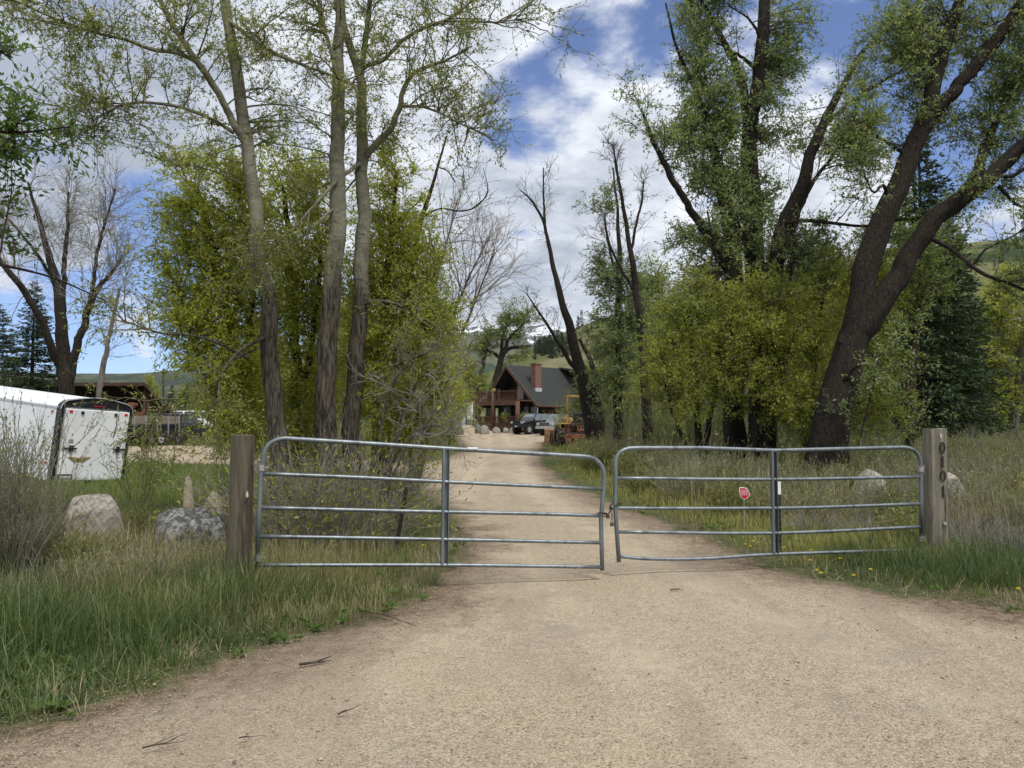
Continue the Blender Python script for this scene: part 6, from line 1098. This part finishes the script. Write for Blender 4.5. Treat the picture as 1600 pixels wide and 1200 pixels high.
for px, d, s, lb, src in ((1535, 9.6, .95, 'leafless grey brush just right of the post numbered 0101', db), (1590, 9.3, .9, 'leafless grey brush at the right edge in front of the field', db), (1490, 11.0, 1.0, 'leafless grey brush behind the post numbered 0101', db), (1350, 11.2, .85, 'leafless grey brush behind the right gate below the pale boulder', db), (1270, 11.6, .8, 'leafless grey brush right of the white-tipped post', db), (1570, 11, 1.0, 'grey-green rabbitbrush at the right edge', rb)):
    dup(src, at(px, d), px, s, lb, 'brush near the right post')
for px, d, s, lb, src in ((60, 8.8, .8, 'grey-green rabbitbrush left of the pale boulder', rb), (175, 8.2, .55, 'grey-green rabbitbrush in front of the pale boulder', rb), (230, 10.2, .7, 'olive bush between the two near boulders', gb), (20, 10.5, 1.0, 'olive bush at the left edge below the trailer', gb), (120, 12, .7, 'olive bush behind the pale boulder', gb), (612, 690 / 49, .8, 'olive bush at the right foot of the clump', gb)):
    dup(src, at(px, d), px, s, lb, 'bushes left of the plain brown post')
for px, d, s, k, lb in ((70, 6.9, .75, 2, 'leafless grey brush low in the left corner grass'), (165, 7.1, .7, 0, 'grey-green rabbitbrush in front of the pale boulder, nearest the drive'), (250, 7.3, .75, 0, 'grey-green rabbitbrush below the dark grey boulder'), (320, 7.6, .6, 1, 'olive bush left of the plain brown post'), (210, 7.9, .7, 2, 'leafless grey brush between the two near boulders'),
    (120, 7.7, .8, 1, 'olive bush beside the tall grey sagebrush'), (285, 8.3, .6, 2, 'leafless grey brush in front of the dark grey boulder'), (0, 7.4, .9, 0, 'grey-green rabbitbrush at the left edge under the sagebrush'), (345, 8.4, .5, 0, 'grey-green rabbitbrush behind the plain brown post')):
    dup((rb, gb, db)[k], at(px, d), px * 1.7, s, lb, 'bushes left of the plain brown post')
ls = shrub('leafy_shrub', 'open leafy shrub growing right of the trailer door', 'shrub', 1.9, 1.0, 26, 1300, (.055, .013), M['twig_dark'], M['shrub_leaf'], 85, 'open leafy shrubs by the trailer', 6, .3, thick=.006); ls.location = at(222, 15); ls.scale = (.6, .6, .68)
for px, d, s, lb in ((8, 12.5, .62, 'open leafy shrub in front of the trailer side'), (10, 16, 1.0, 'open leafy shrub at the left edge beside the trailer'), (356, 15.5, .45, 'open leafy shrub behind the plain brown post')):
    dup(ls, at(px, d), px, s, lb)
rd_ = shrub('roadside_willow', 'low green willow bush right of the drive by the loader', 'shrub', 2.4, 1.5, 70, 2600, (.12, .024), M['twig_grey'], M['leaf_far'], 86, 'willow bushes along the far drive', 6, .3, thick=.01); rd_.location = at(956, 43)
for px, d, s, lb in ((985, 38, 1.0, 'low willow bush at the foot of the slim dark cottonwood'), (1035, 34, 1.0, 'low willow bush right of the forked snag'), (942, 52, 1.1, 'low willow bush behind the loader'), (1065, 28, .9, 'low willow bush left of the right clump'), (672, 40, .8, 'low willow bush where the drive bends left'), (640, 30, .8, 'low willow bush over the pale flat boulder'), (708, 78, .9, 'low willow bush left of the round white boulder'), (885, 56, .9, 'low willow bush hiding the loader front'), (1110, 30, 1.0, 'low willow bush behind the right clump'), (1210, 29, 1.1, 'low willow bush in the right clump shade'), (1350, 27, 1.0, 'low willow bush right of the great trunk')):
    dup(rd_, at(px, d), px, s, lb)
# ------------------------------------------------------------------ grass
def blades(n, xy, h, wd, r_, lean, az):
    x, y = xy; z = H(x, y) - .02; n = len(x); b = az; a = b + PI / 2 + r_.normal(0, .5, n); ln = np.abs(r_.normal(lean, lean * .6, n)) * h
    base = np.stack([x, y, z], 1); S = np.stack([np.cos(a), np.sin(a), 0 * a], 1) * (wd / 2)[:, None]; D = np.stack([np.cos(b), np.sin(b), 0 * b], 1) * ln[:, None]; hz = np.sqrt(np.maximum(h * h - ln * ln * .7, h * h * .06)); Z = np.zeros((n, 3)); Z[:, 2] = 1
    V = np.stack([base - S, base + S, base + D * .32 + Z * (hz * .58)[:, None] + S * .75, base + D * .32 + Z * (hz * .58)[:, None] - S * .75, base + D * .72 + Z * (hz * .92)[:, None] + S * .4, base + D * .72 + Z * (hz * .92)[:, None] - S * .4, base + D * 1.1 + Z * (hz * .98)[:, None]], 1).reshape(-1, 3)
    k = np.arange(n)[:, None] * 7; return V, np.concatenate([k + [0, 1, 2, 3], k + [3, 2, 4, 5]], 0), k + [5, 4, 6]
def patchy(x, y, f, seed): return fbm(x, y, f, seed, 4) * .5 + .5
def grass(name, label, n, y0, y1, x0, x1, hfun, mat, seed, edge=-.02, wd=.0045, lean=.35, keep=None, tuft=22, pw=1.0):
    r_ = np.random.default_rng(seed); y = y0 * (y1 / y0) ** (r_.uniform(0, 1, n) ** pw); lo, hi = (x0(y), x1(y)); x = lo + (hi - lo) * r_.uniform(0, 1, n); d = rdist(x, y); ok = d < edge + r_.normal(0, .10, n) - .02
    if keep is not None: ok &= keep(x, y, d, r_)
    x, y, d = x[ok], y[ok], d[ok]; m_ = len(x); nt = max(m_ // tuft, 1); ci = r_.integers(0, m_, nt)[r_.integers(0, nt, m_)]; spread = .035 + .006 * y[ci]; ox, oy = r_.normal(0, 1, m_) * spread, r_.normal(0, 1, m_) * spread; solo = r_.uniform(0, 1, m_) < .3; x = np.where(solo, x, x[ci] + ox); y = np.where(solo, y, y[ci] + oy); d = np.where(solo, d, d[ci]); az = np.arctan2(oy, ox) + r_.normal(0, .7, m_)
    hh = r_.uniform(.6, 1.35, m_)[ci]; h = hfun(x, y, d) * r_.uniform(.6, 1.15, m_) * np.where(solo, .8, hh); w_ = np.maximum(wd, np.hypot(x, y) * .00055) * r_.uniform(.7, 1.3, len(x))
    V, F4, F3 = blades(n, (x, y), h, w_, r_, lean, az); o = mesh_np(name, V, [F4, F3], mat); tag(o, label, None, None, 'stuff'); return o
fl = lambda k, c=0: (lambda y: -k * y - c); L_ = lambda y: -.70 * y - .8; Rr = lambda y: .70 * y + .8
# tall green grass on the near left verge, straw mats on its edge, dry grass behind
grass('tall_grass', 'tall dark green grass on the near left verge', 42000, 3.4, 7.6, L_, lambda y: -0 * y - .3, lambda x, y, d: .13 + .33 * smooth01(-d, .25, .9) * (.5 + .6 * patchy(x, y, 2.2, 4)), M['grass'], 1, -.12, .0065, .5, lambda x, y, d, r: (patchy(x, y, 1.7, 9) + r.normal(0, .15, len(x)) > .12) & (x < -.9))
grass('dry_grass', 'dry tan grass behind the tall green verge on the left', 36000, 6.2, 11.0, L_, lambda y: -.9 - 0 * y, lambda x, y, d: .14 + .28 * smooth01(-d, .3, 1.2) * (.5 + .6 * patchy(x, y, 1.8, 14)), M['grass_dry'], 2, -.1, .0035, .35, lambda x, y, d, r: patchy(x, y, 1.1, 19) + r.normal(0, .2, len(x)) > .25)
grass('matted_grass', 'flattened straw and grass along both gravel edges', 42000, 3.2, 11, L_, Rr, lambda x, y, d: .12 + .14 * patchy(x, y, 3, 5), M['straw'], 3, .10, .004, 1.0, lambda x, y, d, r: (d > -.85 + r.normal(0, .2, len(x))) & (patchy(x, y, 2.5, 29) + r.normal(0, .15, len(x)) > .42))
grass('verge_grass', 'short green grass along both sides of the drive', 90000, 4.5, 30, L_, Rr, lambda x, y, d: .05 + .10 * smooth01(-d, .1, 1.0) * (.5 + .8 * patchy(x, y, 1.2, 24)), M['grass_short'], 4, -.03, .004, .5, lambda x, y, d, r: (patchy(x, y, .9, 39) + r.normal(0, .2, len(x)) > .18) & (d > -4.5))
grass('yard_grass', 'green grass between the fence and the trailer on the left', 60000, 8.5, 32, L_, lambda y: 0 * y - 1.2, lambda x, y, d: .14 + .20 * patchy(x, y, .8, 34), M['grass_short'], 5, -.05, .005, .4)
grass('field_grass', 'mixed tan and olive grass filling the right field', 130000, 9.0, 62, lambda y: .02 * y + .3, Rr, lambda x, y, d: (.14 + .34 * patchy(x, y, .7, 44)) * (.35 + .65 * smooth01(-d, .3, 2.2)), M['grass_field'], 6, -.15, .0045, .38, lambda x, y, d, r: d < -.5 + r.normal(0, .3, len(x)))
grass('post_grass', 'bright green grass round the foot of the numbered post', 9000, 7.8, 9.8, lambda y: .40 * y, lambda y: .66 * y, lambda x, y, d: .10 + .22 * smooth01(-d, .3, 1.3), M['grass'], 7, -.2, .005, .35, lambda x, y, d, r: (patchy(x, y, 1.4, 49) > .32) | (np.hypot(x - RPX[0], y - RPX[1] + .2) < .5))
grass('far_field_grass', 'tan grass field beyond the brush', 60000, 30, 120, L_, Rr, lambda x, y, d: .3 + .3 * patchy(x, y, .2, 54), M['grass_field'], 8, -.6, .01, .4)
grass('left_post_grass', 'mixed grass round the foot of the plain brown post', 5000, 6.4, 8.6, lambda y: -.52 * y, lambda y: -.16 * y, lambda x, y, d: .14 + .22 * smooth01(-d, .3, 1.3), M['grass_dry'], 9, -.2, .004, .4)
grass('seed_stalks', 'tall pale seed stalks standing above the right field', 9000, 10.5, 50, lambda y: .05 * y + .6, Rr, lambda x, y, d: .55 + .25 * patchy(x, y, .7, 64), M['straw'], 10, -1.2, .003, .2, lambda x, y, d, r: patchy(x, y, .5, 65) > .45, tuft=9)
r_ = np.random.default_rng(91); n = 2600; y = 3.6 * (16 / 3.6) ** r_.uniform(0, 1, n); x = r_.uniform(-1, 1, n) * (.72 * y + .5); d = rdist(x, y); ok = (d < .12) & (d > -1.5) & (patchy(x, y, 1.9, 92) + r_.normal(0, .15, n) > .45); x, y = x[ok], y[ok]; n = len(x); k = 11
P0 = np.repeat(np.stack([x, y, H(x, y) + .015], 1), k, 0); a = r_.uniform(0, 6.28, n * k); D = unit(np.stack([np.cos(a), np.sin(a), r_.uniform(.1, .7, n * k)], 1)); L = np.repeat(r_.uniform(.035, .10, n), k) * r_.uniform(.6, 1.2, n * k); V, Fq = leaves(P0, D, L, L * .2, r_); o = mesh_np('broadleaf_weeds', V, [Fq], M['leaf_near']); tag(o, 'low broad-leaved weeds along both gravel edges', kind='stuff')
# dandelions
dn = thing('dandelion', 'yellow dandelion in the short grass by the right gate', 'flower', local=True, group='dandelions by the right gate'); MB().tube([(0, 0, -.02), (.01, 0, .10)], .0025, 5).build('stalk', M['stem_g'], dn); r_ = np.random.default_rng(1); a = np.linspace(0, 2 * PI, 26)[:-1]
V, Fq = leaves(np.tile([.01, 0, .10], (50, 1)), unit(np.stack([np.cos(np.r_[a, a * 1.03]), np.sin(np.r_[a, a * 1.03]), np.r_[a * 0 + .25, a * 0 + .9]], 1)), np.full(50, .022), np.full(50, .0035), r_); mesh_np('petals', V, [Fq], M['dandelion'], dn)
DP = [(1163, 855), (1172, 858), (1178, 850), (1218, 852), (1226, 861), (1265, 880), (1275, 897), (1282, 903), (1268, 866), (1315, 880), (1335, 905), (1360, 896), (1210, 846), (1590, 930), (1574, 905)]
for i, (px, py) in enumerate(DP):
    x, y = G(px, py + 8); p = (x, y, Hs(x, y))
    if i == 0: dn.location = p
    else: dup(dn, p, i, .9 + .04 * (i % 5), 'yellow dandelion at the right edge of the frame' if i > 12 else None)
for i, (px, py) in enumerate([(705, 826), (712, 832), (700, 838), (662, 856), (468, 908), (652, 826)]):
    x, y = G(px, py + 8); dup(dn, (x, y, Hs(x, y)), i * 1.3, .95, 'yellow dandelion in the grass behind the left gate', 'dandelions behind the left gate')
# loose stones on the gravel: far too many to count
r_ = np.random.default_rng(77); n = 60000; y = 2.6 * (20 / 2.6) ** r_.uniform(0, 1, n); x = (r_.uniform(-1, 1, n)) * (.72 * y + .5); d = rdist(x, y); ok = (d > -.35) & ((patchy(x, y, 1.4, 61) + r_.normal(0, .3, n) > .35) | (d < .6)); x, y = x[ok], y[ok]; n = len(x)
keep_ = r_.uniform(0, 1, n) > .75 * np.clip(track(x, y), 0, 1); x, y = x[keep_], y[keep_]; n = len(x); s = np.exp(r_.normal(-5.6, .45, n)); s = np.minimum(s, .014); T0 = np.array([(1, 0, 0), (-1, 0, 0), (0, 1, 0), (0, -1, 0), (0, 0, 1), (0, 0, -1)], float); V = T0[None] * s[:, None, None] * r_.uniform(.6, 1.3, (n, 6, 1)) * [1, 1, .6]; a = r_.uniform(0, 6.28, n); c_, s_ = np.cos(a)[:, None], np.sin(a)[:, None]
V = np.stack([V[..., 0] * c_ - V[..., 1] * s_ + x[:, None], V[..., 0] * s_ + V[..., 1] * c_ + y[:, None], V[..., 2] + (H(x, y) + .004)[:, None]], -1).reshape(-1, 3)
Fq = (np.arange(n)[:, None, None] * 6 + np.array([(0, 2, 4), (2, 1, 4), (1, 3, 4), (3, 0, 4), (2, 0, 5), (1, 2, 5), (3, 1, 5), (0, 3, 5)])[None]).reshape(-1, 3); o = mesh_np('loose_stones', V, [Fq], M['pebble']); tag(o, 'loose pale and dark stones scattered over the gravel', kind='stuff')
n = 1700; y = 3.2 * (12 / 3.2) ** r_.uniform(0, 1, n); x = (r_.uniform(-1, 1, n)) * (.72 * y + .5); d = rdist(x, y); ok = (d > -.3) & (d < .9 + r_.normal(0, .3, n)); x, y = x[ok], y[ok]; n = len(x); P0 = np.stack([x, y, H(x, y) + .01], 1); D = unit(np.stack([r_.normal(0, 1, n), r_.normal(0, 1, n), r_.normal(0, .06, n)], 1))
V, Fq = tubes(twigs_from(P0, D, r_.uniform(.02, .10, n), r_, 4, .25), np.full((n, 4), .0012), 3); o = mesh_np('twig_litter', V, [Fq], M['debris']); tag(o, 'fine dark twig litter along the gravel edges', kind='stuff')
# air: one even, very thin haze that greys the far ridge and the snow mountain
hz = MB().box((0, 4950, 700), (13000, 10100, 1500)).build('haze', None or M['white']); hz.data.materials.clear(); hm = bpy.data.materials.new('haze_air'); hm.use_nodes = True; hm.node_tree.nodes.clear(); t = NT(hm.node_tree)
pv = t.n('ShaderNodeVolumePrincipled', Density=.000032, Anisotropy=.2); pv.inputs['Color'].default_value = (.85, .9, 1, 1); t.t.links.new(pv.outputs[0], t.n('ShaderNodeOutputMaterial').inputs['Volume']); hz.data.materials.append(hm); tag(hz, kind='stuff')
